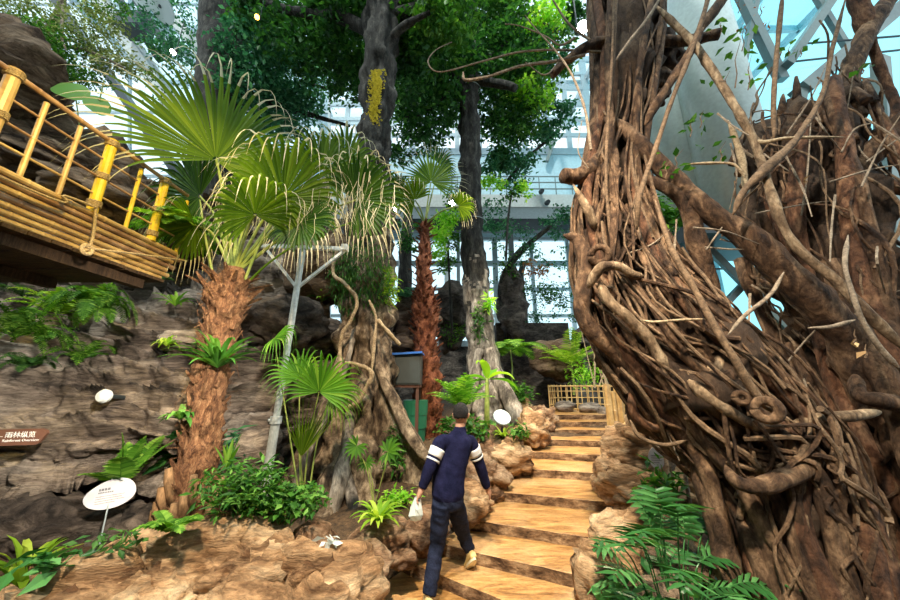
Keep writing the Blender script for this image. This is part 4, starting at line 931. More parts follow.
# ================= PALMS =================
def petiole(pts, r, parent, mat='petiole', name='petiole'):
    mb = MB(); p = [V(q) for q in spl([list(x) for x in pts], per=6)]; n = len(p); mb.tube(p, [r*(1-.5*i/n) for i in range(n)], 6); return mb.build(name, mat, parent)
rnd = random.Random(77)
pm = thing('fan_palm', 'large fan palm with thick fibrous trunk and huge drooping pale tipped leaves', 'palm', at(188, 545, 4.4))
TP = [(184, 565, 4.4, .34), (189, 530, 4.4, .29), (195, 490, 4.4, .235), (201, 440, 4.4, .20), (207, 400, 4.35, .18), (215, 355, 4.3, .17), (223, 320, 4.25, .18), (228, 298, 4.2, .215), (232, 282, 4.2, .19), (234, 268, 4.2, .10)]
pts, rad = sight(TP, 8); mb = MB(); mb.tube(pts, rad, 36, lump=.45, freq=7, seed=3); mb.build('trunk', 'bark_fib', pm, smooth=True)
def boots(path, rfun, n, L, w, mat, parent, name, seed, el=1.0, z0=0, z1=1, n_per=1, lift=.02):
    """old leaf bases: pointed scales leaning out from a trunk"""
    rnd = random.Random(seed); pts, rad = path; N = len(pts)-1; out = []
    mb = MB()
    for i in range(n):
        t = z0+(z1-z0)*(i+rnd.random()*.8)/n; f = t*N; j = min(N-1, int(f)); p = pts[j].lerp(pts[j+1], f-j); r = rad[j]+(rad[j+1]-rad[j])*(f-j)
        a = i*2.399+rnd.uniform(-.2, .2); d = V((math.cos(a), math.sin(a), 0)); e = el+rnd.uniform(-.25, .25); up = (d*math.cos(e)+UP*math.sin(e)).normalized(); s = up.cross(d).normalized()
        l = L*rnd.uniform(.6, 1.2); ww = w*rnd.uniform(.7, 1.2); q = p+d*(r*.86); nn = s.cross(up).normalized(); nn = nn if nn.dot(d) > 0 else -nn
        vs = []
        for k, (tt, wf, th) in enumerate([(0, 1, .35), (.4, .8, .3), (.8, .55, .2), (1, .35, .08)]):
            c = q+up*l*tt+nn*(.12*l*tt*tt+lift)
            vs += [c-s*ww*wf*.5, c+nn*ww*th, c+s*ww*wf*.5, c-nn*ww*.1]
        fs = [(k*4+m, k*4+(m+1) % 4, k*4+4+(m+1) % 4, k*4+4+m) for k in range(3) for m in range(4)]+[(12, 13, 14, 15)]
        mb.add(vs, fs)
    return mb.build(name, mat, parent)
boots((pts, rad), None, 90, .16, .10, 'bark_fib', pm, 'leaf_scales', 3, 1.1, .12, .8)
_v = None
for q in range(16):
    a = math.pi*(1.02+.96*((q*7) % 16)/15); t_ = .03+.20*((q*5) % 16)/16; f_ = t_*(len(pts)-1); j_ = int(f_); p_ = pts[j_].lerp(pts[j_+1], f_-j_); r_ = rad[j_]
    dd = V((math.cos(a), math.sin(a), 0)); m_ = MB(); b0 = p_+dd*r_*.9; e0 = b0+dd*.10+V((0, 0, .26+.08*((q*3) % 5)/5)); sd_ = dd.cross(UP)
    m_.tube([b0+V((0, 0, -.06)), b0+dd*.03+V((0, 0, .07)), b0.lerp(e0, .6)+dd*.02, e0], [.065, .06, .048, .034], 8, lump=.3, freq=9, seed=q); m_.build('old_leaf_base', 'boot', pm, smooth=True)
boots((pts, rad), None, 26, .30, .10, 'bark_fib', pm, 'crown_leaf_bases', 5, .75, .74, .93)
mb = MB(); # loose fibre strands
for i in range(420):
    t = rnd.uniform(.08, .96)*(len(pts)-1); j = int(t); p = pts[j]; a = rnd.uniform(0, 6.28); d = V((math.cos(a), math.sin(a), 0)); q = p+d*rad[j]*.95
    mb.tube([q, q+d*rnd.uniform(.02, .10)+V((rnd.gauss(0, .03), rnd.gauss(0, .03), rnd.gauss(.0, .06))), q+d*rnd.uniform(.04, .12)+V((rnd.gauss(0, .05), rnd.gauss(0, .05), rnd.gauss(-.02, .09)))], [.004, .003, .001], 3, cap=False)
o = mb.build('fibre', 'bark_fib', pm); o['kind'] = 'stuff'
crown = at(233, 275, 4.2)
def frond(parent, hub, d, nrm, R, nseg, spread, droop, mats, seed, pet, pr=.022, tipstart=.8, split=.5, name='leaf', cone=.15):
    rnd = random.Random(seed); mb = MB(); fan_blade(mb, hub, d, nrm, R, nseg, spread, droop, rnd, split, 1, tipstart, cone)
    o = mb.build(name, mats, parent); petiole(pet, pr, o); return o
def facing(p, tilt=(0, 0, 0)): return ((V((0, 0, EYE))-p).normalized()+V(tilt)).normalized()
LV = [ # hub (col,row,dist), direction on the picture (dx right, dy up, away), R, rays, spread, droop, tilt, material
    ((216, 160, 4.0), (.02, 1, .0), 1.62, 52, 4.3, .6, (0, 0, -.05), 'fan'),
    ((283, 198, 4.1), (.55, .8, .1), 1.15, 40, 4.6, 1.35, (.1, 0, .1), 'fan'),
    ((356, 200, 4.5), (.85, .35, -.1), 1.00, 36, 4.4, .9, (0, 0, .35), 'fan_dark'),
    ((322, 172, 4.6), (.3, 1, .2), 1.0, 36, 4.6, 1.3, (0, 0, .2), 'fan'),
    ((200, 196, 4.5), (-.9, .25, .2), 1.15, 38, 4.6, 1.0, (.2, 0, .1), 'fan_dark'),
    ((255, 215, 3.9), (.1, .45, -.5), .85, 32, 4.6, 1.8, (0, 0, .6), 'fan'),
    ((300, 222, 4.3), (.5, -.4, -.1), .80, 34, 4.0, 1.7, (0, 0, .2), 'fan_dark'),
    ((240, 170, 5.0), (.2, 1, .4), 1.0, 34, 4.6, 1.0, (0, 0, .1), 'fan_dark'),
    ((345, 165, 5.0), (.4, .9, .3), .95, 34, 4.6, 1.1, (0, 0, .1), 'fan'),
    ((195, 225, 4.3), (-.6, -.2, .1), .75, 28, 3.8, 1.6, (0, 0, .2), 'fan')]
for i, (h, d, R, ns, sp, dr, tl, mt) in enumerate(LV):
    hub = at(*h); d3 = V((d[0], d[2], d[1])); fc = facing(hub, tl)
    mid = crown.lerp(hub, .55)+V((0, 0, .18))
    frond(pm, hub, d3, fc, R, ns, sp, dr, [mt, 'straw'], 100+i, [crown, mid, hub], .024, .74 if i != 4 else .86, .5)
# dead drooping fronds: pale threads under the crown
mb = MB()
for i in range(330):
    a = rnd.uniform(0, 1); p = at(215+a*180, 195+rnd.uniform(-25, 25), 4.4+rnd.uniform(-.3, .5)); l = rnd.uniform(.15, .62)
    mb.strip([p, p+V((rnd.gauss(0, .04), rnd.gauss(0, .03), -l*.5)), p+V((rnd.gauss(0, .07), rnd.gauss(0, .05), -l))], [.009, .008, .002], V((1, 0, 0)), .1)
o = mb.build('dry_threads', 'straw', pm); o['label'] = 'pale dry threads hanging below the leaves'; o['kind'] = 'stuff'
petiole([at(240, 290, 4.15), at(270, 262, 4.1), at(305, 240, 4.2), at(352, 222, 4.4)], .016, pm, 'fan', 'bare_stalk')
for (a, b, c_) in [((224, 290, 4.2), (226, 230, 4.1), (217, 158, 4.0)), ((232, 290, 4.2), (240, 240, 4.2), (262, 190, 4.3)), ((243, 285, 4.2), (262, 240, 4.2), (290, 200, 4.2)), ((215, 285, 4.3), (206, 240, 4.3), (200, 200, 4.4))]:
    petiole([at(*a), at(*b), at(*c_)], .02, pm, 'petiole', 'leaf_stalk')
# climber on the palm trunk
put_strap(217, 368, 4.08, 'dark glossy bird nest fern on the thick palm trunk', 'leaf_mid', n=44, L=.60, w=.065, droop=.7, el=.95, seed=4, free=True)
put_strap(180, 420, 4.15, 'climbing green leaves clinging to the left side of the thick palm trunk', 'leaf_mid', name='climber', n=14, L=.3, w=.07, droop=1.2, el=.9, seed=9, free=True)
# small fan palm in front
sp_ = thing('small_fan_palm', 'small light green fan palm in front of the buttressed tree', 'palm', at(303, 505, 4.6))
SL = [((319, 392, 4.4), (.25, 1, 0), .66, 26, 4.0, .55, (0, 0, .1), 'fan_light', (303, 500, 4.6)), ((301, 457, 4.4), (.08, 1, -.05), .74, 16, 1.15, .1, (.3, 0, .1), 'fan', (305, 505, 4.6)),
      ((330, 395, 4.6), (1, -.1, .2), .55, 22, 3.2, 1.6, (0, 0, .5), 'fan', (308, 500, 4.6)), ((274, 338, 4.7), (.5, -.1, -.2), .55, 18, 2.4, 1.9, (0, 0, .5), 'fan_light', (300, 500, 4.65)),
      ((300, 378, 4.7), (-.5, .8, .2), .52, 20, 3.6, .6, (0, 0, .1), 'fan_light', (301, 500, 4.6))]
for i, (h, d, R, ns, sp, dr, tl, mt, ft) in enumerate(SL):
    hub = at(*h); d3 = V((d[0], d[2], d[1])); b = at(*ft)
    frond(sp_, hub, d3, facing(hub, tl), R, ns, sp, dr, [mt, mt], 200+i, [b, b.lerp(hub, .5)+V((-.03, 0, .1)), hub], .012, .95, .45, cone=.3)
# red brown palm
rp_ = thing('red_trunk_palm', 'slender palm with shaggy red brown trunk and small fan crown in mid distance', 'palm', at(427, 435, 7.5))
path = sight([(429, 445, 7.5, .30), (428, 420, 7.5, .29), (427, 380, 7.5, .27), (426, 340, 7.5, .26), (425, 308, 7.5, .27), (424, 290, 7.5, .20), (424, 262, 7.5, .17), (425, 235, 7.5, .11), (425, 222, 7.5, .08)], 8)
mb = MB(); mb.tube(path[0], path[1], 24, lump=.45, freq=5, seed=8); mb.build('trunk', 'bark_red', rp_, smooth=True)
boots(path, None, 200, .17, .11, 'bark_red', rp_, 'leaf_scales', 8, .85, .02, .62)
boots(path, None, 60, .22, .09, 'bark_red', rp_, 'upper_leaf_bases', 9, .55, .62, .98)
cr = at(425, 224, 7.5)
for i, (h, d, R, ns, sp, dr, mt) in enumerate([((431, 182, 7.4), (.05, 1, 0), .95, 34, 4.8, .2, 'fan'), ((415, 200, 7.3), (-.6, .5, -.2), .8, 26, 4.2, 1.5, 'fan'), ((458, 206, 7.2), (.8, .2, -.3), .6, 24, 3.4, 1.7, 'fan'),
        ((440, 165, 7.9), (.6, .8, .3), .7, 24, 4, .8, 'fan_dark'), ((400, 190, 7.6), (-.9, .4, 0), .7, 22, 4, 1.5, 'fan_dark')]):
    hub = at(*h); frond(rp_, hub, V((d[0], d[2], d[1])), facing(hub), R, ns, sp, dr, [mt, 'straw'], 300+i, [cr, cr.lerp(hub, .5)+V((0, 0, .1)), hub], .025, .85)
# lianas on the buttressed tree
for i, (pth, lab) in enumerate([([(335, 205, 5.7, .025), (337, 245, 5.7, .028), (333, 272, 5.7, .034), (345, 284, 5.6, .034), (357, 300, 5.6, .036), (352, 318, 5.6, .034), (342, 335, 5.6, .034), (340, 358, 5.6, .03), (341, 380, 5.6, .028)], 'pale curving liana on the left of the buttressed tree'),
        ([(345, 362, 5.5, .022), (362, 366, 5.45, .03), (372, 374, 5.4, .035), (366, 388, 5.4, .034), (358, 402, 5.4, .03), (345, 408, 5.4, .028)], 'knotted pale liana loop beside the small fan palm'),
        ([(369, 300, 5.6, .02), (376, 318, 5.6, .026), (374, 345, 5.55, .03), (372, 370, 5.5, .024)], 'short pale liana on the right of the tree column'),
        ([(378, 320, 5.6, .03), (388, 332, 5.6, .035), (400, 345, 5.7, .03)], 'slanting pale root resting on the grey rock')]):
    pts_, rad_ = sight(pth, 7); mb = MB(); mb.tube(pts_, rad_, 8, lump=.5, freq=8, seed=i); one(mb, 'liana', 'liana', lab, 'liana', None, smooth=True)
# banana plant
bp_ = thing('banana_plant', 'small banana plant with broad leaves behind the man', 'plant', at(487, 425, 6.9))
pts_, rad_ = sight([(487, 428, 6.9, .06), (487, 400, 6.9, .05), (487, 378, 6.9, .035)], 4); mb = MB(); mb.tube(pts_, rad_, 10); mb.build('stem', 'petiole', bp_, smooth=True)
for i, (dx, dz, dy, L) in enumerate([(-1, .35, -.3, .75), (.75, .5, -.4, .65), (1, .1, .1, .75), (-.2, 1, -.1, .55), (.3, .7, .6, .6), (-.9, .0, .3, .5)]):
    h = at(487, 380, 6.9); d = V((dx, dy, dz)).normalized(); cp = curve_pts(h, d, L, .9, 9); s = d.cross(UP).normalized(); mb = MB()
    mb.strip(cp, [.03, .10, .22, .29, .32, .31, .27, .19, .10, .01], s, .14); mb.build('leaf', 'fern_lime' if i in (1, 3) else 'fan_light', bp_)

# ================= FERNS AND BEDDING PLANTS =================
G1 = None
put_fern(92, 312, 5.2, 'big weeping sword fern on the shelf below the bridge', n=40, L=.85, droop=2.0, el=1.2, nl=22, ll=.12, seed=1, free=True)
put_fern(14, 338, 4.75, 'weeping sword fern at the left edge of the photo on the cliff shelf', n=28, L=.85, droop=1.6, el=1.15, nl=20, ll=.11, seed=2, free=True)
put_fern(60, 318, 6.2, 'yellow green fern spreading along the shelf left of the big weeping fern', 'fern_lime', n=16, L=.8, droop=.8, el=.9, nl=16, ll=.13, lw=.04, seed=3)
put_fern(50, 345, 5.4, 'low feathery fern in the middle of the cliff shelf', 'fern', n=18, L=.6, droop=1.0, el=.9, nl=16, ll=.12, seed=4)
put_fern(85, 362, 5.1, 'low dull green fern at the front edge of the cliff shelf', 'fern', n=18, L=.6, droop=1.0, el=.85, nl=16, ll=.1, seed=5)
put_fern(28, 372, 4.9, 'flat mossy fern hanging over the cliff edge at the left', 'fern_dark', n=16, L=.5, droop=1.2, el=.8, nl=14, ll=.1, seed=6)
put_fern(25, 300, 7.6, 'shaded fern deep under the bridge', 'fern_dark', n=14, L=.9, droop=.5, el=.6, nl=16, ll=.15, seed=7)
put_fern(182, 236, 4.45, 'feathery fern hanging at the end of the bridge', 'fern', n=22, L=.75, droop=1.2, el=.8, nl=20, ll=.13, seed=8, free=True)
put_fern(170, 224, 4.25, 'yellow lit fern right beside the last bridge rails', 'fern_lime', n=12, L=.45, droop=.8, el=.6, nl=16, ll=.1, seed=9, free=True)
put_strap(175, 306, 5.0, 'small upright bird nest fern on the flat topped ledge', 'fern', n=16, L=.34, w=.05, seed=10, free=True)
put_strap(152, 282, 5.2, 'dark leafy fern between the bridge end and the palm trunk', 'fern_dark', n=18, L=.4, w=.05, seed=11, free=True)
put_strap(166, 346, 5.0, 'small lime green bird nest fern left of the palm trunk', 'fern_lime', n=16, L=.26, w=.05, droop=1.3, seed=12, free=True)
put_strap(322, 302, 5.8, 'small bird nest fern on the rock between pole and tree column', 'fern', n=16, L=.36, w=.05, seed=13)
put_strap(372, 262, 5.8, 'bright lime green epiphyte fern high on the tree column', 'fern_lime', n=20, L=.55, w=.065, droop=.5, seed=14)
put_strap(20, 588, 3.6, 'bright green bird nest fern in the bottom left corner', 'fern_lime', n=24, L=.52, w=.085, droop=.7, el=1.1, seed=15)
put_strap(378, 522, 4.1, 'bright green bird nest fern at the foot of the tree, left of the man', 'fern_lime', n=30, L=.34, w=.05, droop=.8, el=.85, seed=16)
put_strap(503, 437, 6.1, 'lime green bird nest fern just below the floodlight', 'fern_lime', n=24, L=.32, w=.05, droop=.6, el=.8, seed=17)
put_fern(462, 408, 6.4, 'spiky light green palm seedling behind the man', 'fan_light', 'palm_seedling', n=22, L=.75, droop=.4, el=1.15, nl=10, ll=.22, lw=.035, seed=18, free=True)
put_fern(120, 486, 4.5, 'feathery fern standing on the cliff behind the large oval label', 'fern', n=8, L=.62, droop=.35, el=1.25, nl=18, ll=.16, lw=.04, seed=19, free=True)
put_fern(172, 540, 4.1, 'small fern at the foot of the thick palm trunk', 'fern', n=9, L=.24, droop=.6, el=.8, nl=12, ll=.07, seed=20)
put_fern(212, 500, 4.2, 'light green feathery fern right of the thick palm trunk', 'fern', n=10, L=.42, droop=.5, el=.6, nl=14, ll=.12, seed=21)
put_bush(238, 515, 4.3, (.42, .3, .24), 700, .10, 'low bushy groundcover between palm trunk and steel pole', 'leaf_mid', 31, wid=.3, name='groundcover')
put_bush(285, 520, 4.3, (.42, .26, .16), 700, .085, 'small leaved bright groundcover below the small fan palm', 'leaf_mid', 32, name='groundcover')
put_bush(265, 500, 4.9, (.5, .3, .25), 500, .12, 'dark leafy groundcover at the foot of the steel pole', 'leaf_dark', 33, name='groundcover')
put_bush(228, 480, 4.6, (.14, .12, .35), 60, .26, 'long leaved upright seedling beside the palm trunk', 'leaf_teal', 34, wid=.22, name='seedling')
put_bush(112, 549, 4.3, (.3, .15, .06), 60, .07, 'thin dull ground plants around the oval label stake', 'fern_dark', 35, name='groundcover')
put_bush(45, 572, 3.7, (.25, .15, .05), 40, .15, 'dark broad leaves creeping beside the corner fern', 'leaf_pine', 36, wid=.5, name='groundcover')
put_bush(170, 470, 4.5, (.28, .2, .3), 160, .22, 'large dark leaves in shade left of the thick palm trunk', 'leaf_dark', 37, wid=.5, name='shrub')
put_bush(395, 480, 5.3, (.2, .2, .42), 260, .15, 'slender leaved bush at the right foot of the buttress', 'leaf_mid', 38, wid=.22)
put_bush(398, 505, 4.9, (.32, .2, .10), 160, .10, 'low yellow green plants left of the man hand', 'leaf_lime', 39, name='groundcover')
put_bush(330, 545, 3.9, (.08, .06, .04), 12, .09, 'pale grey green leafy plant on the small brown rock', 'bag', 40, wid=.7, name='pale_plant')
put_bush(465, 440, 6.3, (.55, .3, .22), 420, .12, 'dark bushy plants behind the man shoulder', 'leaf_mid', 41)
put_bush(455, 345, 9.5, (.5, .4, .5), 260, .2, 'fronds between the palm trunk and the tall pale trunk', 'fern', 42, wid=.2)
put_bush(480, 345, 8.5, (.22, .2, .6), 120, .16, 'climbing leaves on the pale part of the tall trunk', 'leaf_mid', 43, wid=.3, name='climber')
put_bush(490, 315, 8.5, (.14, .12, .35), 70, .2, 'bright climbing leaves at the right edge of the tall trunk', 'leaf_lime', 44, wid=.3, name='climber')
put_bush(385, 310, 6.2, (.25, .25, .5), 260, .16, 'bright leaves trailing on the right of the tree column', 'fern_lime', 45, wid=.25, name='climber')
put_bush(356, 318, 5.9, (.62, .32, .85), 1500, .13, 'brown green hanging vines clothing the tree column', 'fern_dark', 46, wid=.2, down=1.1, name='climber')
put_bush(520, 440, 6.9, (.2, .2, .14), 120, .1, 'small plants at the left edge of the middle steps', 'leaf_mid', 47)
put_fern(406, 300, 8.0, 'pale blue green palm like plant on the mossy dark boulder', 'leaf_teal', 'rock_fern', n=14, L=.6, droop=.6, el=.5, nl=12, ll=.18, seed=48)
def tall_fern(px, py, Y, h, label, mat, seed, n=10, L=.8, ll=.24, nl=16, r=.03, droop=.8, el=.5):
    b = at(px, py, Y); t = thing('tree_fern', label, 'fern', b); mb = MB(); top = b+V((0, 0, h)); mb.tube([b, b.lerp(top, .5)+V((.03, 0, 0)), top], [r, r*.8, r*.6], 8); mb.build('stem', 'petiole', t)
    fern_mb(top, n, L, droop, el, nl, ll, .05, seed).build('fronds', mat, t); return t
ph = thing('philodendron', 'two stalked deeply lobed leaves before the buttressed tree, above the bird nest fern', 'plant', at(375, 510, 4.5))
rp2 = random.Random(3)
for (x, y, Y, dx, dy, Rr) in [(357, 446, 4.5, -.5, -.6, .20), (388, 452, 4.45, .8, .2, .22), (366, 462, 4.6, .3, -.9, .14)]:
    hub = at(x, y, Y); m_ = MB(); fan_blade(m_, hub, V((dx, -.2, dy)), facing(hub, (0, 0, .5)), Rr, 13, 5.2, .5, rp2, .55, 0, 2, .2); lf = m_.build('leaf', 'fern', ph)
    b_ = at(374, 508, 4.5); petiole([b_, b_.lerp(hub, .5)+V((.02, 0, .06)), hub], .008, lf)
put_strap(226, 470, 4.25, 'pointed upright seedling leaves right of the thick palm trunk', 'fern', 'seedling', n=7, L=.42, w=.045, droop=.2, el=1.35, seed=71, free=True)
tall_fern(512, 385, 9.5, 1.0, 'feathery tree fern left of the cave mouth', 'fern', 61, 12, 1.1, .3, 18)
tall_fern(574, 395, 10.4, .9, 'bright feathery tree fern standing behind the bamboo fence', 'fern_lime', 62, 11, 1.3, .30, 18, .04, .5, 1.0)
put_bush(588, 392, 10.2, (.7, .3, .5), 380, .16, 'lime green plants growing over the bamboo fence', 'leaf_lime', 63, wid=.25, free=True)
put_bush(617, 380, 7.5, (.20, .18, .24), 220, .1, 'tuft of green leaves on top of the bamboo post bundle', 'leaf_lime', 64, wid=.3, free=True)
put_bush(520, 405, 8.9, (.4, .3, .3), 240, .14, 'leafy plants on the pinkish rock below the cave mouth', 'leaf_mid', 65)
mb = MB()
for i in range(9):
    b = at(600+rnd.uniform(-6, 12), 388, 9.7); mb.tube([b, b+V((rnd.uniform(-.5, .6), 0, rnd.uniform(1, 1.8)))], [.02, .01], 5)
one(mb, 'bare_stems', 'liana', 'thin bare pale stems rising behind the bamboo fence', 'shrub')
# dark green shrub at bottom right (finger-leaved)
sh = thing('finger_leaved_shrub', 'dark green shrub with long finger leaves in front of the strangler fig', 'shrub', at(690, 640, 2.7))
rnd = random.Random(12)
for i in range(60):
    tp = [(598, 545), (612, 530), (628, 520), (640, 508), (652, 520), (660, 545), (640, 560), (668, 500), (680, 515), (675, 560), (655, 585), (690, 545), (700, 575), (715, 560), (730, 545), (748, 560), (770, 578), (790, 582), (740, 585), (760, 600), (720, 600), (690, 600), (665, 610), (700, 520), (640, 600), (780, 560), (710, 540), (650, 498), (805, 585), (620, 555)][i % 30]
    if i > 29: tp = (tp[0]+rnd.uniform(-22, 22), tp[1]+rnd.uniform(-4, 30))
    tp = (max(610, tp[0])+10, tp[1]+16); Y = 2.75+rnd.uniform(-.25, .35); b = at(690+(tp[0]-690)*.35, 650, 2.75); e = at(tp[0], tp[1], Y); mb = MB()
    cp = [V(q) for q in spl([list(b), list(b.lerp(e, .6)+V((0, 0, .10))), list(e)], per=5)]; mb.tube(cp, [.005]*len(cp), 5)
    dd = (cp[-1]-cp[-4]).normalized(); pinnate(mb, cp[-1]-dd*.02, dd+V((rnd.uniform(-.4, .4), rnd.uniform(-.5, .2), .1)), .22, .7, 6, .19, .036, rnd, .004, .15)
    mb.build('frond', 'leaf_pine', sh)
put_bush(660, 640, 2.9, (.5, .3, .16), 160, .16, 'broad dark leaves low behind the finger leaved shrub', 'leaf_pine', 67, wid=.5)
put_bush(668, 520, 4.2, (.25, .2, .3), 90, .16, 'green stems and leaves under the small oval label', 'leaf_mid', 68, wid=.3)
put_bush(848, 500, 5.0, (.4, .3, .42), 360, .13, 'lime green leaves seen through the gap right of the fig trunk', 'leaf_lime', 69)
boulder(860, 545, 4.6, (.8, .5, .6), 'rock_grey', 'grey rock seen through the gap right of the fig trunk', 120, 4)
mb = MB()
for a, b in [((668, 440, 4.4), (675, 500, 4.3)), ((680, 445, 4.4), (690, 505, 4.3)), ((672, 470, 4.4), (684, 440, 4.5))]: mb.tube([at(*a), at(*b)], .022, 6)
one(mb, 'pale_sticks', 'twig', 'pale forked sticks propped beside the small oval label', 'stick')

GR = {'sword_fern': 'ferns on the rocks', 'bird_nest_fern': 'bird nest ferns', 'groundcover': 'low plants in the beds', 'shrub': 'leafy shrubs', 'climber': 'climbing plants on the trunks', 'liana': 'lianas on the buttressed tree',
      'ceiling_spotlight': 'lit ceiling spotlights', 'background_tree': 'trees in front of the hall windows', 'lime_leaved_bush': 'lime green bushes', 'tree_fern': 'tree ferns by the grotto', 'plant_label': 'oval white plant labels', 'hanging_disc': 'hanging discs'}
for o in bpy.data.objects:
    g = GR.get(o.name.split('.')[0])
    if g and 'label' in o and o.parent is None and 'group' not in o: o['group'] = g
for o in bpy.data.objects:
    if o.name.split('.')[0] in ('leaf_scales', 'upper_leaf_bases', 'crown_leaf_bases', 'lichen_patch'): o['kind'] = 'stuff'
# ================= STRANGLER FIG =================
fg = thing('strangler_fig', 'huge hollow strangler fig of interlaced roots leaning over the stairs at the right', 'tree', at(800, 620, 2.7))
AX = [(822, 650, 2.7, 56), (808, 600, 2.75, 56), (785, 520, 2.85, 58), (762, 460, 2.95, 64), (714, 400, 3.05, 66), (660, 340, 3.15, 60), (627, 285, 3.25, 48), (612, 225, 3.35, 38), (614, 165, 3.45, 27), (622, 110, 3.5, 26), (626, 50, 3.55, 32), (625, -20, 3.6, 34), (625, -90, 3.65, 34)]
AB = [(960, 660, 2.9, 66), (955, 600, 2.95, 62), (928, 530, 3.05, 54), (892, 450, 3.15, 64), (872, 380, 3.25, 62), (845, 310, 3.35, 64), (815, 240, 3.45, 66), (803, 180, 3.5, 58), (800, 125, 3.55, 46), (800, 95, 3.55, 36)]
def axis(A, per=10):
    q = []
    for (x, y, Y, hw) in A:
        w = at(x, y, Y); q.append([w.x, w.y, w.z, hw*mpx(Y, y)])
    r = spl(q, per=per); return [V(k[:3]) for k in r], [float(k[3]) for k in r]
axA, axB = axis(AX), axis(AB)
def frame(ax, s):
    P_, R = ax; f = s*(len(P_)-1); i = max(0, min(len(P_)-2, int(f))); p = P_[i].lerp(P_[i+1], f-i); r = R[i]+(R[i+1]-R[i])*(f-i); t = (P_[i+1]-P_[i]).normalized()
    e = V((1, 0, 0)); e = (e-t*e.dot(t)).normalized(); return p, r, e, t.cross(e), t
def hull_root(ax, s0, s1, ph0, tw, k0, k1, rr0, rr1, rnd, wob=.12, n=16, seg=7, lump=.3):
    pts = []; rad = []; o = rnd.uniform(0, 50)
    for i in range(n+1):
        t = i/n; s = s0+(s1-s0)*t; p, r, e, g, tt = frame(ax, s)
        ph = ph0+tw*t+noise.noise(V((t*2.5, o, 0)))*wob*6; k = (k0+(k1-k0)*t)*(1+noise.noise(V((t*3, o+9, 0)))*wob*1.4)
        pts.append(p+(e*math.cos(ph)+g*math.sin(ph))*r*k); rad.append((rr0+(rr1-rr0)*t)*(1+.25*noise.noise(V((t*5, o, 3)))))
    mb = MB(); mb.tube(pts, rad, seg, lump=lump, freq=5, seed=int(o)); return mb, pts
rnd = random.Random(99)
# inner dark wood
def core(ax, s0, s1, k, seed, name='heartwood', n=40, seg=26, mat='root_dark'):
    pts = []; rad = []
    for i in range(n+1): p, r, e, g, t = frame(ax, s0+(s1-s0)*i/n); pts.append(p); rad.append(r*k)
    mb = MB(); mb.tube(pts, rad, seg, lump=.5, freq=2.4, seed=seed, flute=(.12, 6, .3)); return mb.build(name, mat, fg, smooth=True)
core(axA, 0, .44, .80, 3); core(axA, .44, .60, .55, 4); core(axA, .60, 1, .82, 5); core(axB, 0, .40, .80, 6); core(axB, .36, .9, .68, 7)
# dark slab of wood between the stems near the top
mb = rock_mb(at(660, 50, 3.75), (.30, .25, .55), 31, 4, rough=.5, freq=2.4, tilt=-.35); mb.build('burl', 'root_dark', fg, smooth=True)
mb = rock_mb(at(648, 88, 3.7), (.26, .22, .35), 32, 4, rough=.5, freq=2.4, tilt=-.5); mb.build('burl', 'root', fg, smooth=True)
# shoulder of the right stem: bearded dark wood
mb = rock_mb(at(835, 185, 3.7), (.5, .35, .28), 33, 4, rough=.6, freq=2.0, tilt=.5); mb.build('burl', 'root_dark', fg, smooth=True)
cnt = 0
def part(mb, mat='root', name='aerial_root'):
    global cnt; cnt += 1; return mb.build(name, mat, fg, smooth=True)
# enveloping roots of the left stem
for i in range(38):
    ph = 2*math.pi*i/34*1.0+rnd.uniform(-.15, .15)+math.pi
    front = math.sin(ph)
    s0 = rnd.choice([0, 0, 0, .02]); s1 = rnd.uniform(.5, .8) if i % 3 else rnd.uniform(.3, .5)
    mb, _ = hull_root(axA, s0, s1, ph, rnd.uniform(-.9, .9), rnd.uniform(.86, 1.0), rnd.uniform(.8, 1.0), rnd.uniform(.045, .085), rnd.uniform(.018, .035), rnd, .10, 20)
    part(mb, rnd.choice(['root', 'root', 'root_red', 'root_pale' if s1 > .5 else 'root']))
for i in range(12):   # upper stem strands
    ph = 2*math.pi*i/12
    mb, _ = hull_root(axA, rnd.uniform(.45, .55), 1, ph, rnd.uniform(-.7, .7), .95, .95, rnd.uniform(.04, .06), rnd.uniform(.04, .07), rnd, .10, 18)
    part(mb, rnd.choice(['root', 'root_red', 'root']))
for i in range(24):   # right stem
    ph = 2*math.pi*i/20+math.pi
    mb, _ = hull_root(axB, 0, rnd.uniform(.5, .98) if i % 4 else rnd.uniform(.35, .6), ph, rnd.uniform(-.4, .4), rnd.uniform(.85, 1.0), rnd.uniform(.85, 1.0), rnd.uniform(.06, .10), rnd.uniform(.04, .08), rnd, .08, 20)
    part(mb, rnd.choice(['root', 'root_red', 'root']))
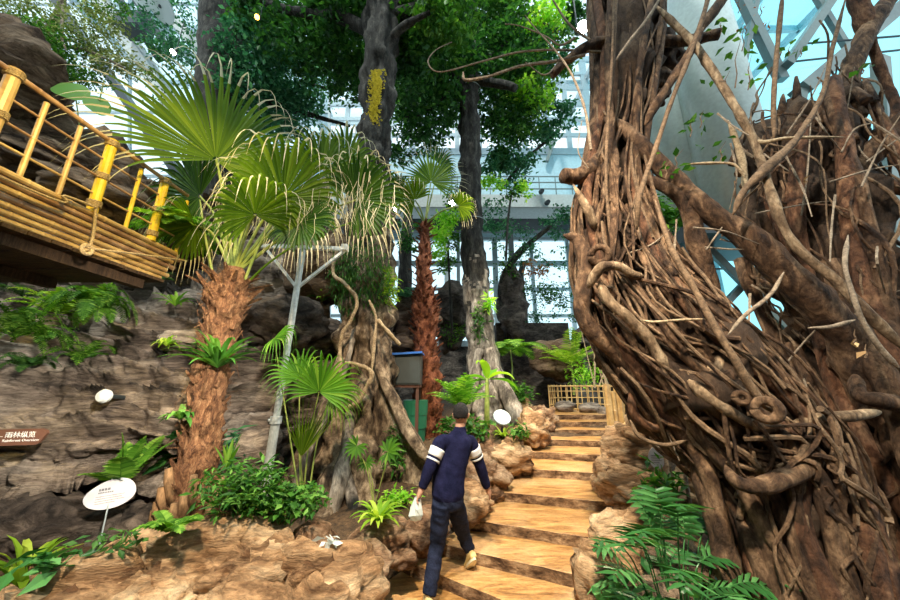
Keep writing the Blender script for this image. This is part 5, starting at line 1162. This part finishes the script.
# surveyed large roots and limbs (col,row,dist,radius)
HAND = [
 ('root', [(604, 118, 3.3, .06), (625, 130, 3.2, .075), (648, 152, 3.1, .085), (680, 185, 3.0, .09), (705, 208, 2.9, .10), (740, 232, 2.85, .115), (775, 262, 2.8, .125), (815, 300, 2.8, .13), (845, 335, 2.85, .15), (865, 380, 2.9, .15), (885, 440, 2.95, .14)]),
 ('root_pale', [(655, 5, 2.9, .035), (690, 40, 2.8, .04), (712, 70, 2.7, .04), (740, 115, 2.6, .038), (757, 150, 2.6, .036), (775, 205, 2.5, .036), (795, 245, 2.5, .036), (835, 280, 2.45, .034), (870, 315, 2.4, .034), (905, 350, 2.4, .034)]),
 ('root', [(640, 178, 3.1, .065), (668, 188, 3.0, .065), (688, 208, 3.0, .08), (695, 240, 3.0, .085), (708, 275, 3.0, .08), (712, 300, 3.05, .07)]),
 ('root', [(688, 55, 2.9, .05), (700, 30, 2.85, .045), (722, 0, 2.8, .06), (740, -30, 2.8, .06)]),
 ('root', [(645, 125, 2.9, .045), (660, 98, 2.85, .045), (685, 60, 2.8, .045), (703, 28, 2.75, .045)]),
 ('twig_brown', [(637, 230, 2.7, .022), (640, 195, 2.6, .022), (655, 150, 2.6, .022), (672, 100, 2.6, .022), (690, 55, 2.6, .024), (705, 10, 2.6, .024), (712, -20, 2.6, .024)]),
 ('twig_brown', [(610, 110, 3.0, .022), (613, 60, 3.0, .022), (616, 0, 3.0, .022), (617, -30, 3, .022)]),
 ('twig_brown', [(612, 250, 2.95, .018), (606, 180, 2.95, .018), (608, 120, 2.95, .018), (612, 60, 2.95, .016), (614, -10, 2.95, .016)]),
 ('twig', [(616, 60, 2.8, .018), (632, 38, 2.8, .018), (648, 18, 2.8, .018), (662, -5, 2.8, .018)]),
 ('root', [(552, 75, 3.5, .055), (566, 62, 3.45, .055), (585, 48, 3.4, .065), (605, 42, 3.4, .08), (622, 45, 3.4, .08)]),
 ('root', [(628, 45, 3.4, .10), (655, 42, 3.4, .08), (690, 40, 3.3, .07), (719, 34, 3.2, .07)]),
 ('root', [(563, 176, 3.2, .085), (580, 176, 3.25, .09), (600, 158, 3.3, .09), (618, 130, 3.4, .07)]),
 ('root_pale', [(573, 184, 3.0, .014), (582, 200, 2.95, .035), (590, 215, 2.95, .045), (596, 230, 3.0, .03)]),
 ('root', [(563, 235, 3.1, .03), (578, 240, 3.05, .06), (586, 265, 3.0, .075), (583, 290, 3.0, .08), (582, 315, 3.0, .07), (600, 338, 3.0, .07), (618, 355, 3.0, .07), (642, 380, 2.95, .06), (668, 412, 2.9, .055), (692, 450, 2.9, .06), (706, 490, 2.85, .07), (722, 540, 2.8, .08), (732, 600, 2.7, .08)]),
 ('root_pale', [(588, 288, 2.8, .035), (595, 275, 2.75, .04), (603, 266, 2.7, .045), (618, 266, 2.7, .04), (632, 274, 2.7, .034), (643, 276, 2.7, .03)]),
 ('root_pale', [(599, 282, 2.8, .04), (608, 300, 2.75, .045), (625, 315, 2.7, .045), (640, 330, 2.7, .045), (652, 345, 2.7, .045), (668, 372, 2.7, .045)]),
 ('root', [(645, 240, 2.9, .03), (650, 270, 2.85, .03), (655, 290, 2.8, .04), (662, 312, 2.8, .045), (672, 335, 2.75, .045), (685, 358, 2.75, .042), (692, 372, 2.75, .04)]),
 ('root', [(638, 250, 2.8, .035), (660, 285, 2.75, .035), (680, 310, 2.75, .035), (700, 335, 2.75, .04)]),
 ('twig_brown', [(655, 200, 2.6, .018), (672, 250, 2.5, .022), (695, 290, 2.45, .024), (712, 322, 2.4, .028), (735, 360, 2.35, .028), (760, 400, 2.35, .028), (782, 415, 2.3, .028)]),
 ('root_pale', [(690, 385, 2.65, .03), (700, 380, 2.6, .05), (715, 368, 2.6, .045), (722, 355, 2.6, .035)]),
 ('root_pale', [(688, 380, 2.6, .04), (705, 395, 2.55, .05), (730, 412, 2.5, .04), (755, 425, 2.5, .035), (785, 428, 2.5, .03), (815, 418, 2.5, .035), (850, 416, 2.5, .035), (880, 412, 2.55, .04)]),
 ('root', [(665, 385, 2.8, .05), (690, 420, 2.75, .06), (715, 450, 2.7, .055), (738, 480, 2.65, .05), (760, 520, 2.6, .05), (785, 560, 2.55, .045), (810, 610, 2.5, .045)]),
 ('root', [(725, 465, 2.6, .02), (735, 480, 2.5, .045), (755, 486, 2.45, .05), (785, 478, 2.45, .06), (808, 462, 2.5, .07), (800, 448, 2.6, .05), (782, 440, 2.65, .03)]),
 ('root', [(745, 430, 2.7, .05), (765, 445, 2.65, .05), (778, 470, 2.6, .05)]),
 ('root', [(660, 392, 2.85, .05), (684, 430, 2.85, .055), (704, 465, 2.8, .06), (714, 500, 2.8, .065), (730, 560, 2.75, .07)]),
 ('root_red', [(630, 392, 3.0, .03), (635, 415, 3.0, .035), (655, 428, 2.95, .035), (670, 420, 2.9, .03)]),
 ('twig_brown', [(630, 420, 2.95, .016), (640, 437, 2.9, .016), (665, 445, 2.85, .016), (688, 440, 2.8, .014)]),
 ('root', [(905, -20, 3.2, .08), (885, 5, 3.2, .10), (868, 30, 3.2, .10), (855, 60, 3.25, .11), (843, 95, 3.3, .12), (830, 130, 3.35, .10), (815, 170, 3.4, .08)]),
 ('root_red', [(850, -20, 3.2, .10), (862, 15, 3.2, .10), (872, 45, 3.25, .06), (885, 80, 3.3, .05), (897, 110, 3.3, .05), (890, 135, 3.35, .06), (870, 160, 3.4, .07), (850, 180, 3.4, .08)]),
 ('root', [(910, 110, 3.0, .10), (895, 135, 3.05, .12), (870, 155, 3.1, .12), (845, 180, 3.2, .10), (830, 205, 3.3, .08)]),
 ('root_red', [(848, 170, 3.3, .06), (880, 180, 3.25, .06), (905, 195, 3.2, .05)]),
 ('twig_brown', [(845, 0, 2.5, .018), (832, 50, 2.5, .018), (822, 95, 2.5, .022), (795, 140, 2.5, .03), (770, 165, 2.5, .045), (745, 190, 2.55, .03), (733, 215, 2.6, .022)]),
 ('twig_brown', [(783, -10, 2.5, .022), (778, 40, 2.5, .022), (774, 90, 2.5, .022), (774, 140, 2.55, .024)]),
 ('twig', [(848, 235, 2.4, .014), (845, 265, 2.35, .016), (853, 295, 2.3, .018), (862, 320, 2.3, .018), (880, 348, 2.3, .018), (900, 370, 2.3, .018)]),
 ('liana', [(755, 140, 2.6, .014), (765, 142, 2.55, .018), (790, 138, 2.5, .014), (845, 137, 2.5, .012)]),
 ('liana', [(687, 164, 2.7, .012), (720, 163, 2.65, .014), (735, 165, 2.6, .014), (745, 178, 2.6, .012)]),
 ('liana', [(728, 120, 3.0, .022), (736, 140, 3.0, .03), (743, 165, 3.0, .034), (745, 190, 3.0, .034)]),
 ('twig', [(728, 335, 2.3, .012), (745, 315, 2.3, .014), (770, 295, 2.3, .014), (784, 272, 2.3, .012)]),
 ('twig', [(808, 328, 2.3, .010), (830, 327, 2.3, .014), (855, 320, 2.3, .012)]),
 ('liana', [(640, 320, 2.5, .008), (655, 322, 2.45, .010), (680, 320, 2.45, .010), (705, 319, 2.45, .009)]),
 ('root', [(865, 480, 3.6, .04), (880, 500, 3.5, .04), (890, 540, 3.4, .05)]),
 ('root', [(905, 405, 2.6, .06), (880, 400, 2.6, .06), (860, 395, 2.65, .05), (855, 375, 2.7, .05)]),
 ('root', [(870, 340, 2.75, .08), (890, 390, 2.7, .09), (905, 430, 2.7, .09), (930, 500, 2.6, .10)]),
]
for i, (mt, pth) in enumerate(HAND):
    pts, rad = sight(pth, 7)
    for q, f in ((0, .3), (1, .6), (2, .85)):
        if i not in (9, 10, 11): rad[q] *= f
        if i != 10: rad[-1-q] *= f
    mb = MB(); mb.tube(pts, rad, 12 if max(rad) > .05 else 7, lump=.28, freq=6 if max(rad) < .05 else 3.5, seed=i+5)
    nm = 'branch' if pth[0][1] < 60 or pth[-1][1] < 60 else 'aerial_root'
    mb.build(nm, mt, fg, smooth=True)
# ring shaped knots
for (px, py, Y, r, R) in [(767, 410, 2.28, .030, .062), (742, 398, 2.4, .025, .035), (600, 255, 2.85, .035, .075)]:
    c = at(px, py, Y); fw = (V((0, 0, EYE))-c).normalized(); x = fw.cross(UP).normalized(); y = x.cross(fw); mb = MB()
    mb.tube([c+(x*math.cos(a)+y*math.sin(a))*R for a in np.linspace(0, 6.283, 20)], r, 8, lump=.3, freq=9); mb.build('knot', 'root', fg, smooth=True)
# torn stump top of the right stem: splinters
mb = MB()
for i in range(44):
    a = rnd.uniform(0, 6.28); p, r, e, g, t = frame(axB, rnd.uniform(.80, .97)); q = p+(e*math.cos(a)+g*math.sin(a))*r*rnd.uniform(.7, 1)
    d = (t+(e*math.cos(a)+g*math.sin(a))*rnd.uniform(-.5, .3)); mb.tube([q-d*.3, q, q+d*rnd.uniform(.03, .12)], [.05, .035, .015], 6, lump=.4, freq=6)
mb.build('torn_stump', 'root', fg, smooth=True)
# fine tangle: nobody could count it
mb = MB()
for i in range(250):
    ax = axA if i < 170 else axB
    s = rnd.uniform(.15, .6) if ax is axA else rnd.uniform(.25, .95); m, _ = hull_root(ax, s, s+rnd.uniform(.10, .40)*rnd.choice([-1, 1]), rnd.uniform(math.pi*.9, math.pi*2.1), rnd.gauss(0, .35), rnd.uniform(.9, 1.1), rnd.uniform(.85, 1.12), rnd.uniform(.008, .024), rnd.uniform(.005, .014), rnd, .13, 18, 6, .2)
    mb.add(m.v, m.f, 0 if rnd.random() < .6 else 1)
o = mb.build('rootlets', ['root', 'twig_brown'], fg); o['kind'] = 'stuff'
# long thin free twigs crossing
mb = MB()
for i in range(40):
    x0 = rnd.uniform(620, 895); y0 = rnd.uniform(90, 400)
    if x0 < 700 and y0 < 200: continue
    a = rnd.uniform(-1.9, 1.9); l = rnd.uniform(30, 110); Y = rnd.uniform(2.5, 3.1)
    p = [(x0, y0, Y, .008), (x0+l*.5*math.cos(a)+rnd.uniform(-8, 8), y0+l*.5*math.sin(a)+rnd.uniform(-8, 8), Y-.05, .007), (x0+l*math.cos(a), y0+l*math.sin(a), Y+rnd.uniform(-.2, .2), .004)]
    pts, rad = sight(p, 4); mb.tube(pts, [r*rnd.uniform(.8, 1.4) for r in rad], 5)
o = mb.build('twigs', 'twig', fg); o['kind'] = 'stuff'
# bare twigs reaching left across the air
for pth in [[(600, 52, 3.4, .02), (560, 50, 3.4, .016), (520, 52, 3.4, .014), (480, 62, 3.4, .012), (440, 72, 3.4, .010), (428, 62, 3.4, .008), (436, 50, 3.4, .006), (452, 42, 3.4, .005)],
            [(585, 55, 3.3, .022), (550, 62, 3.3, .022), (520, 66, 3.3, .020), (490, 76, 3.3, .018), (466, 80, 3.3, .022), (463, 72, 3.3, .008)],
            [(590, 40, 3.3, .020), (570, 25, 3.3, .016), (556, 5, 3.3, .012), (548, -10, 3.3, .010)],
            [(575, 38, 3.2, .018), (560, 45, 3.2, .014), (545, 36, 3.2, .010), (520, 26, 3.2, .008), (505, 24, 3.2, .006)],
            [(591, 150, 2.9, .014), (585, 110, 2.9, .014), (572, 75, 2.9, .012), (555, 50, 2.9, .010), (535, 28, 2.9, .008), (525, 15, 2.9, .005)],
            [(588, 168, 3.0, .008), (578, 150, 3.0, .006), (582, 120, 3.0, .004)], [(560, 60, 3.3, .01), (545, 75, 3.3, .008), (525, 62, 3.3, .005)]]:
    pts, rad = sight(pth, 6); mb = MB(); mb.tube(pts, rad, 6, lump=.3, freq=12); mb.build('twig', 'twig', fg)
# leaves on the fig
def leaves_on(pts_px, Y, n, size, mat, seed, name='leaves'):
    rng = np.random.default_rng(seed); mb = MB(); C = []
    for (x, y, sx, sy) in pts_px:
        for _ in range(n): C.append(at(x+rng.normal(0, sx), y+rng.normal(0, sy), Y+rng.normal(0, .08)))
        a = at(x, y+sy*2, Y); mb.tube([a, at(x+2, y+sy, Y), at(x, y, Y), at(x+sx*.6, y-sy*1.5, Y)], [.006, .005, .004, .002], 4, mi=1)
    mb.leafcloud(C, size, rng, wid=.55, down=.1); return mb.build(name, [mat, 'twig_brown'], fg)
leaves_on([(735, 60, 10, 14), (742, 35, 6, 8), (725, 80, 8, 6), (748, 70, 6, 10), (690, 125, 10, 6), (675, 158, 14, 6), (700, 118, 6, 5), (720, 150, 10, 6), (665, 168, 8, 5), (720, 25, 5, 5)], 2.7, 7, .095, 'leaf_mid', 3)
leaves_on([(788, 50, 4, 3), (800, 51, 5, 3), (862, 68, 6, 3)], 2.6, 4, .10, 'leaf_mid', 4)
leaves_on([(738, 5, 3, 4), (760, 8, 4, 4), (768, 25, 4, 3), (745, 28, 3, 3)], 2.8, 4, .04, 'leaf_red', 5)
leaves_on([(854, 335, 1.5, 4), (865, 350, 1.5, 4), (805, 180, 2, 2)], 2.3, 2, .07, 'dry', 6, 'dry_leaves')

# ================= THE MAN =================
J = {'hd': at(461, 415, 3.80), 'nk': at(460, 428, 3.79), 'ch': at(455, 449, 3.76), 'wa': at(449, 476, 3.72), 'pe': at(448, 494, 3.70),
     'sl': at(441, 441, 3.70), 'sr': at(470, 441, 3.80), 'el': at(430, 467, 3.62), 'er': at(479, 463, 3.86), 'wl': at(422, 488, 3.60), 'wr': at(487, 487, 3.94),
     'hl': at(442, 503, 3.66), 'hr': at(455, 503, 3.74), 'kl': at(437, 546, 3.72), 'kr': at(463, 533, 3.98)}
J['al'] = V((at(429, 585, 3.6).x, 3.60, .11)); J['ar'] = V((at(470, 556, 4).x, 4.02, .27))
mn = thing('person', 'person in navy sweater with white arm bands and dark jeans climbing the steps', 'person', (J['al'].x, 3.62, 0))
hd = J['hd']; back = V((.18, .98, 0)).normalized(); rt = V((.98, -.18, 0)).normalized()   # faces away, slightly to the right
def loft(mb, secs, N=28):
    """rings (centre, half width, half depth) facing along the body"""
    q = spl([list(s[0])+[s[1], s[2]] for s in secs], per=5); b = len(mb.v); vs = []
    for r in q:
        for k in range(N): a = 2*math.pi*k/N; vs.append(V(r[:3])+rt*math.cos(a)*r[3]+back*math.sin(a)*r[4])
    n = len(q); mb.add(vs, [(i*N+k, i*N+(k+1) % N, (i+1)*N+(k+1) % N, (i+1)*N+k) for i in range(n-1) for k in range(N)]+[tuple(range(N-1, -1, -1)), tuple((n-1)*N+k for k in range(N))])
def limbs(mb, js):
    q = spl([list(j[0])+[j[1]] for j in js], per=5); mb.tube([V(r[:3]) for r in q], [r[3] for r in q], 16)
def fuse(mb, name, mat, parent, vox, wr=0, fold=0):
    """weld overlapping limbs into one continuous surface"""
    o = mb.build(name, mat, parent); m = o.modifiers.new('Remesh', 'REMESH'); m.mode = 'VOXEL'; m.voxel_size = vox
    s = o.modifiers.new('Smooth', 'SMOOTH'); s.iterations = 5 if vox > .006 else 2; s.factor = .5
    dg = bpy.context.evaluated_depsgraph_get(); dg.update(); m2 = bpy.data.meshes.new_from_object(o.evaluated_get(dg)); o.modifiers.clear(); old = o.data; o.data = m2; bpy.data.meshes.remove(old); m2.name = name
    if not m2.materials: m2.materials.append(M[mat])
    if fold:
        for v in m2.vertices:
            p = v.co; v.co = p+v.normal*fold*(1-abs(noise.noise(V((p.x*7, p.y*7, p.z*13+p.x*5))))*2.4)
    m2.polygons.foreach_set('use_smooth', [True]*len(m2.polygons)); return o
mb = MB()
loft(mb, [(J['pe']+V((0, 0, -.06)), .10, .08), (J['pe'], .115, .085), (J['wa'], .125, .095), (J['ch'], .15, .105), (J['sl'].lerp(J['sr'], .5)+V((0, 0, .0)), .14, .08), (J['nk']+V((0, 0, -.02)), .06, .06)])
limbs(mb, [(J['nk']+V((0, 0, -.06)), .062), (J['nk'], .056), (hd+V((0, 0, -.07)), .054), (hd+V((0, 0, -.02)), .05)])
loft(mb, [(hd+V((0, 0, -.115))+back*.035, .03, .035), (hd+V((0, 0, -.09))+back*.025, .052, .068), (hd+V((0, 0, -.04))+back*.005, .068, .088), (hd+V((0, 0, .02)), .076, .096), (hd+V((0, 0, .07)), .07, .085), (hd+V((0, 0, .105)), .035, .04)])
for s_, e_, w_ in (('sl', 'el', 'wl'), ('sr', 'er', 'wr')): limbs(mb, [(J[s_], .055), (J[s_].lerp(J[e_], .5), .05), (J[e_], .042), (J[e_].lerp(J[w_], .4), .04), (J[w_], .028)])
for h_, k_, a_ in (('hl', 'kl', 'al'), ('hr', 'kr', 'ar')): limbs(mb, [(J[h_], .062), (J[h_].lerp(J[k_], .5), .06), (J[k_], .05), (J[k_].lerp(J[a_], .35), .052), (J[a_], .035), (J[a_]+V((0, .02, -.06)), .034)])
def hand(mb, el, w, side, curl):
    dn = (w-el).normalized(); pc = w+dn*.055
    mb.tube([w-dn*.01, w+dn*.03, w+dn*.08], [.026, .030, .027], 12)
    mb.tube([w+dn*.03+back*.012, w+dn*.08+back*.022], [.020, .018], 10); mb.tube([w+dn*.03-back*.012, w+dn*.08-back*.022], [.020, .017], 10)
    for k in range(4):
        o_ = w+dn*.08+back*(.028-.019*k); L = (.068, .078, .073, .056)[k]
        mb.tube([o_-dn*.01, o_+dn*L*.45, o_+dn*L*.8-side*curl*.5, o_+dn*L-side*curl], [.0095, .009, .008, .006], 8)
    o_ = w+dn*.03+back*.03; mb.tube([o_-back*.01, o_+back*.018+dn*.028, o_+back*.022+dn*.058-side*.01], [.013, .010, .0075], 8)
hand(mb, J['el'], J['wl'], -rt, .03); hand(mb, J['er'], J['wr'], rt, .02)
# nose and ears belong to the same skin
mb.tube([hd+back*.088+V((0, 0, .02)), hd+back*.112+V((0, 0, -.02)), hd+back*.095+V((0, 0, -.03))], [.009, .014, .008], 8)
for sg in (-1, 1):
    c = hd+rt*sg*.076+V((0, 0, -.008)); mb.tube([c-back*.016+V((0, 0, .028)), c-back*.008+rt*sg*.014+V((0, 0, .018)), c+rt*sg*.010-back*.004, c+V((0, 0, -.028))], [.007, .012, .011, .007], 8)
bo = fuse(mb, 'body', 'skin', mn, .0055)
for sg in (-1, 1):
    mb = MB(); c = hd+back*.091+rt*sg*.032+V((0, 0, .018)); mb.tube([c-rt*.012, c, c+rt*.012], [.003, .008, .003], 8); mb.build('eye', 'white', bo, smooth=True)
mb = MB(); c = hd+back*.092+V((0, 0, -.058)); mb.tube([c-rt*.024, c+back*.005, c+rt*.024], [.003, .006, .003], 8); mb.build('mouth', 'rust', bo, smooth=True)
bm = bmesh.new(); bmesh.ops.create_icosphere(bm, subdivisions=4, radius=1); mb = MB(); vs = []
for v in bm.verts:
    n = v.co; p = hd+rt*n.x*.086+back*(n.y*.108-.004)+V((0, 0, n.z*.105+.028)); f = n.y
    if n.z < .1 and f > -.1: p = hd+(p-hd)*max(.7, 1-(.1-n.z)*1.2)
    if n.z < -.6: p = hd+(p-hd)*.75
    p += (p-hd).normalized()*.006*noise.fractal(p*60, 1, 2, 3); vs.append(p)
mb.add(vs, [tuple(v.index for v in f.verts) for f in bm.faces]); bm.free(); mb.build('hair', 'hair', mn, smooth=True)
mb = MB(); sh_ = J['sl'].lerp(J['sr'], .5)
loft(mb, [(J['pe']+V((0, 0, -.045)), .150, .125), (J['pe']+V((0, 0, .02)), .168, .135), (J['wa'], .165, .13), (J['ch'].lerp(J['wa'], .5), .168, .13), (J['ch'], .175, .128), (sh_+V((0, 0, -.02)), .175, .105), (sh_+V((0, 0, .035)), .145, .088), (sh_.lerp(J['nk'], .62), .09, .074), (J['nk']+V((0, 0, -.01)), .066, .066), (J['nk']+V((0, 0, .018)), .062, .062)])
for s_, e_, w_ in (('sl', 'el', 'wl'), ('sr', 'er', 'wr')): limbs(mb, [(sh_.lerp(J[s_], .45)+V((0, 0, -.01)), .070), (J[s_]+V((0, 0, -.012)), .073), (J[s_].lerp(J[e_], .45), .072), (J[e_], .062), (J[e_].lerp(J[w_], .5), .055), (J[w_]+(J[w_]-J[e_]).normalized()*.0, .042)])
swo = fuse(mb, 'sweater', 'navy', mn, .009, fold=.004)
for a, b in (('sl', 'el'), ('sr', 'er')):
    A, B = J[a], J[b]
    for t0, t1 in ((.30, .62), (.70, .77)):
        mb = MB(); tt = [t0+(t1-t0)*k/4 for k in range(5)]; mb.tube([A.lerp(B, t) for t in tt], [.0875-.018*t for t in tt], 24); o = mb.build('arm_band', 'bandw', swo, smooth=True); o['label'] = 'white band on the sleeve'
mb = MB(); loft(mb, [(J['pe']+V((0, 0, .04)), .14, .115), (J['pe'], .15, .122), (J['pe']+V((0, 0, -.07)), .155, .12), (J['pe']+V((0, 0, -.13)), .13, .10)])
limbs(mb, [(J['hl'], .098), (J['hl'].lerp(J['kl'], .5), .088), (J['kl'], .072), (J['kl'].lerp(J['al'], .5), .068), (J['al']+V((0, 0, .0)), .062)])
limbs(mb, [(J['hr'], .098), (J['hr'].lerp(J['kr'], .5), .086), (J['kr'], .072), (J['kr'].lerp(J['ar'], .5), .064), (J['ar']+V((0, 0, .01)), .058)])
fuse(mb, 'trousers', 'jean', mn, .009, fold=.009)
def shoe(ank, fwd, tilt, z):
    fwd = V(fwd).normalized(); s = fwd.cross(UP).normalized(); f2 = (fwd*math.cos(tilt)-UP*math.sin(tilt)).normalized(); u = s.cross(f2).normalized(); c = ank+V((0, 0, -.075)) if tilt < .1 else ank-u*.07
    out = []; secs = [(-.09, .030, .045, 0), (-.06, .040, .085, 0), (0, .042, .10, 0), (.06, .043, .075, 0), (.12, .048, .055, 0), (.165, .044, .045, 0), (.195, .022, .030, 0)]; vs = []; N = 12
    for (x, w, h, _) in secs:
        for k in range(N): a = 2*math.pi*k/N; vs.append(c+f2*x+s*math.cos(a)*w+u*(h*.5+math.sin(a)*h*.5-.012))
    fs = [(i*N+k, i*N+(k+1) % N, (i+1)*N+(k+1) % N, (i+1)*N+k) for i in range(len(secs)-1) for k in range(N)]+[tuple(range(N-1, -1, -1)), tuple((len(secs)-1)*N+k for k in range(N))]
    mb = MB(); mb.add(vs, fs); o = mb.build('shoe', 'shoe', mn, smooth=True)
    mb = MB(); vs = []; K = 20
    for lv in (-.026, -.002):
        for k in range(K): a = 2*math.pi*k/K; x = math.cos(a); vs.append(c+f2*(.052+x*.148)+s*math.sin(a)*(.046+.004*x)+u*lv)
    mb.add(vs, [tuple(range(K-1, -1, -1)), tuple(range(K, 2*K))]+[(k, (k+1) % K, K+(k+1) % K, K+k) for k in range(K)]); mb.build('sole', 'sole', o)
    mb = MB(); mb.tube([c+u*.05, ank+V((0, 0, .03))], [.042, .038], 12); mb.build('sock', 'sole', o, smooth=True)
shoe(J['al'], (-.12, 1, 0), 0, 0); shoe(J['ar']+V((0, -.02, 0)), (-.35, 1, 0), .75, .125)
# bag in the left hand
c = J['wl']+V((-.05, .0, -.11)); t = thing('plastic_bag', 'small crumpled white plastic bag in the hand of the person', 'bag', c+V((0, 0, -.12)))
mb = MB(); vs = []; N = 16
for j, (z, r) in enumerate([(.03, .02), (-.01, .035), (-.06, .06), (-.12, .07), (-.165, .05), (-.175, .005)]):
    for k in range(N): a = 2*math.pi*k/N; q = c+V((math.cos(a)*r, math.sin(a)*r*.7, z)); vs.append(q+V((1, 1, .6))*.022*noise.noise(q*28))
mb.add(vs, [(j*N+k, j*N+(k+1) % N, (j+1)*N+(k+1) % N, (j+1)*N+k) for j in range(5) for k in range(N)]); mb.build('pouch', 'bag', t)
mb = MB(); mb.tube([c+V((.0, 0, .0)), c+V((.02, .01, .05)), c+V((.045, .0, .03)), c+V((.0, 0, -.01))], .006, 5); mb.build('handle', 'bag', t)

# ================= LIGHT AND CAMERA =================
w = bpy.data.worlds.new('sky'); scene.world = w; w.use_nodes = True; nt = w.node_tree; bg = nt.nodes['Background']
bg.inputs['Color'].default_value = (.78, .93, 1.0, 1); bg.inputs['Strength'].default_value = .95
def light(kind, name, loc, target, energy, color, **kw):
    l = bpy.data.lights.new(name, kind); l.energy = energy; l.color = color
    for k, v in kw.items(): setattr(l, k, v)
    o = bpy.data.objects.new(name, l); COL.objects.link(o); o.location = loc; d = V(target)-V(loc); o.rotation_euler = d.to_track_quat('-Z', 'Y').to_euler(); return o
WARM = (1, .80, .55)
light('SUN', 'sunlight', (-6, -6, 20), (-2.2, 3, 3), 2.4, (1, .94, .82), angle=.05)
light('SPOT', 'stair_spotlight', (3.2, 8.5, 9.5), (.8, 4.8, .4), 1700, WARM, spot_size=math.radians(62), spot_blend=.6, shadow_soft_size=.12)
light('SPOT', 'path_fill_light', (-.2, -1.2, 8.5), (-.6, 4.2, .4), 2900, WARM, spot_size=math.radians(60), spot_blend=.7, shadow_soft_size=.15)  # unseen fill lamp added to brighten steps and rocks from the front
light('SPOT', 'upper_stair_spotlight', (-.5, 4.5, 9.0), (2.8, 8.4, 1.5), 1500, (1, .86, .66), spot_size=math.radians(50), spot_blend=.7, shadow_soft_size=.15)
light('SPOT', 'bridge_spotlight', (-1.6, 1.2, 5.6), (-4.2, 4.1, 4.1), 420, (1, .74, .18), spot_size=math.radians(55), spot_blend=.6, shadow_soft_size=.08)
light('SPOT', 'fig_spotlight', (-1.5, -1.0, 6.5), (2.4, 3.0, 3.9), 1300, (1, .88, .72), spot_size=math.radians(44), spot_blend=.8, shadow_soft_size=.15)
light('SPOT', 'cliff_fill_light', (-.2, .6, 3.6), (-5.2, 5.4, 1.5), 1900, (1, .90, .74), spot_size=math.radians(40), spot_blend=.9, shadow_soft_size=.15)  # unseen fill lamp added to brighten the cliff under the bridge
cam = bpy.data.cameras.new('camera'); co = bpy.data.objects.new('camera', cam); COL.objects.link(co); scene.camera = co
co.location = (0, 0, EYE); co.rotation_euler = (math.pi/2+PITCH, 0, 0); cam.sensor_fit = 'HORIZONTAL'; cam.sensor_width = 36; cam.lens = 36*F/900; cam.clip_start = .05; cam.clip_end = 200
vs_ = scene.view_settings; vs_.view_transform = 'Standard'; vs_.look = 'None'; vs_.gamma = 1; vs_.use_curve_mapping = False; vs_.exposure = .85
for o in bpy.data.objects:
    if '_w' in o: del o['_w']
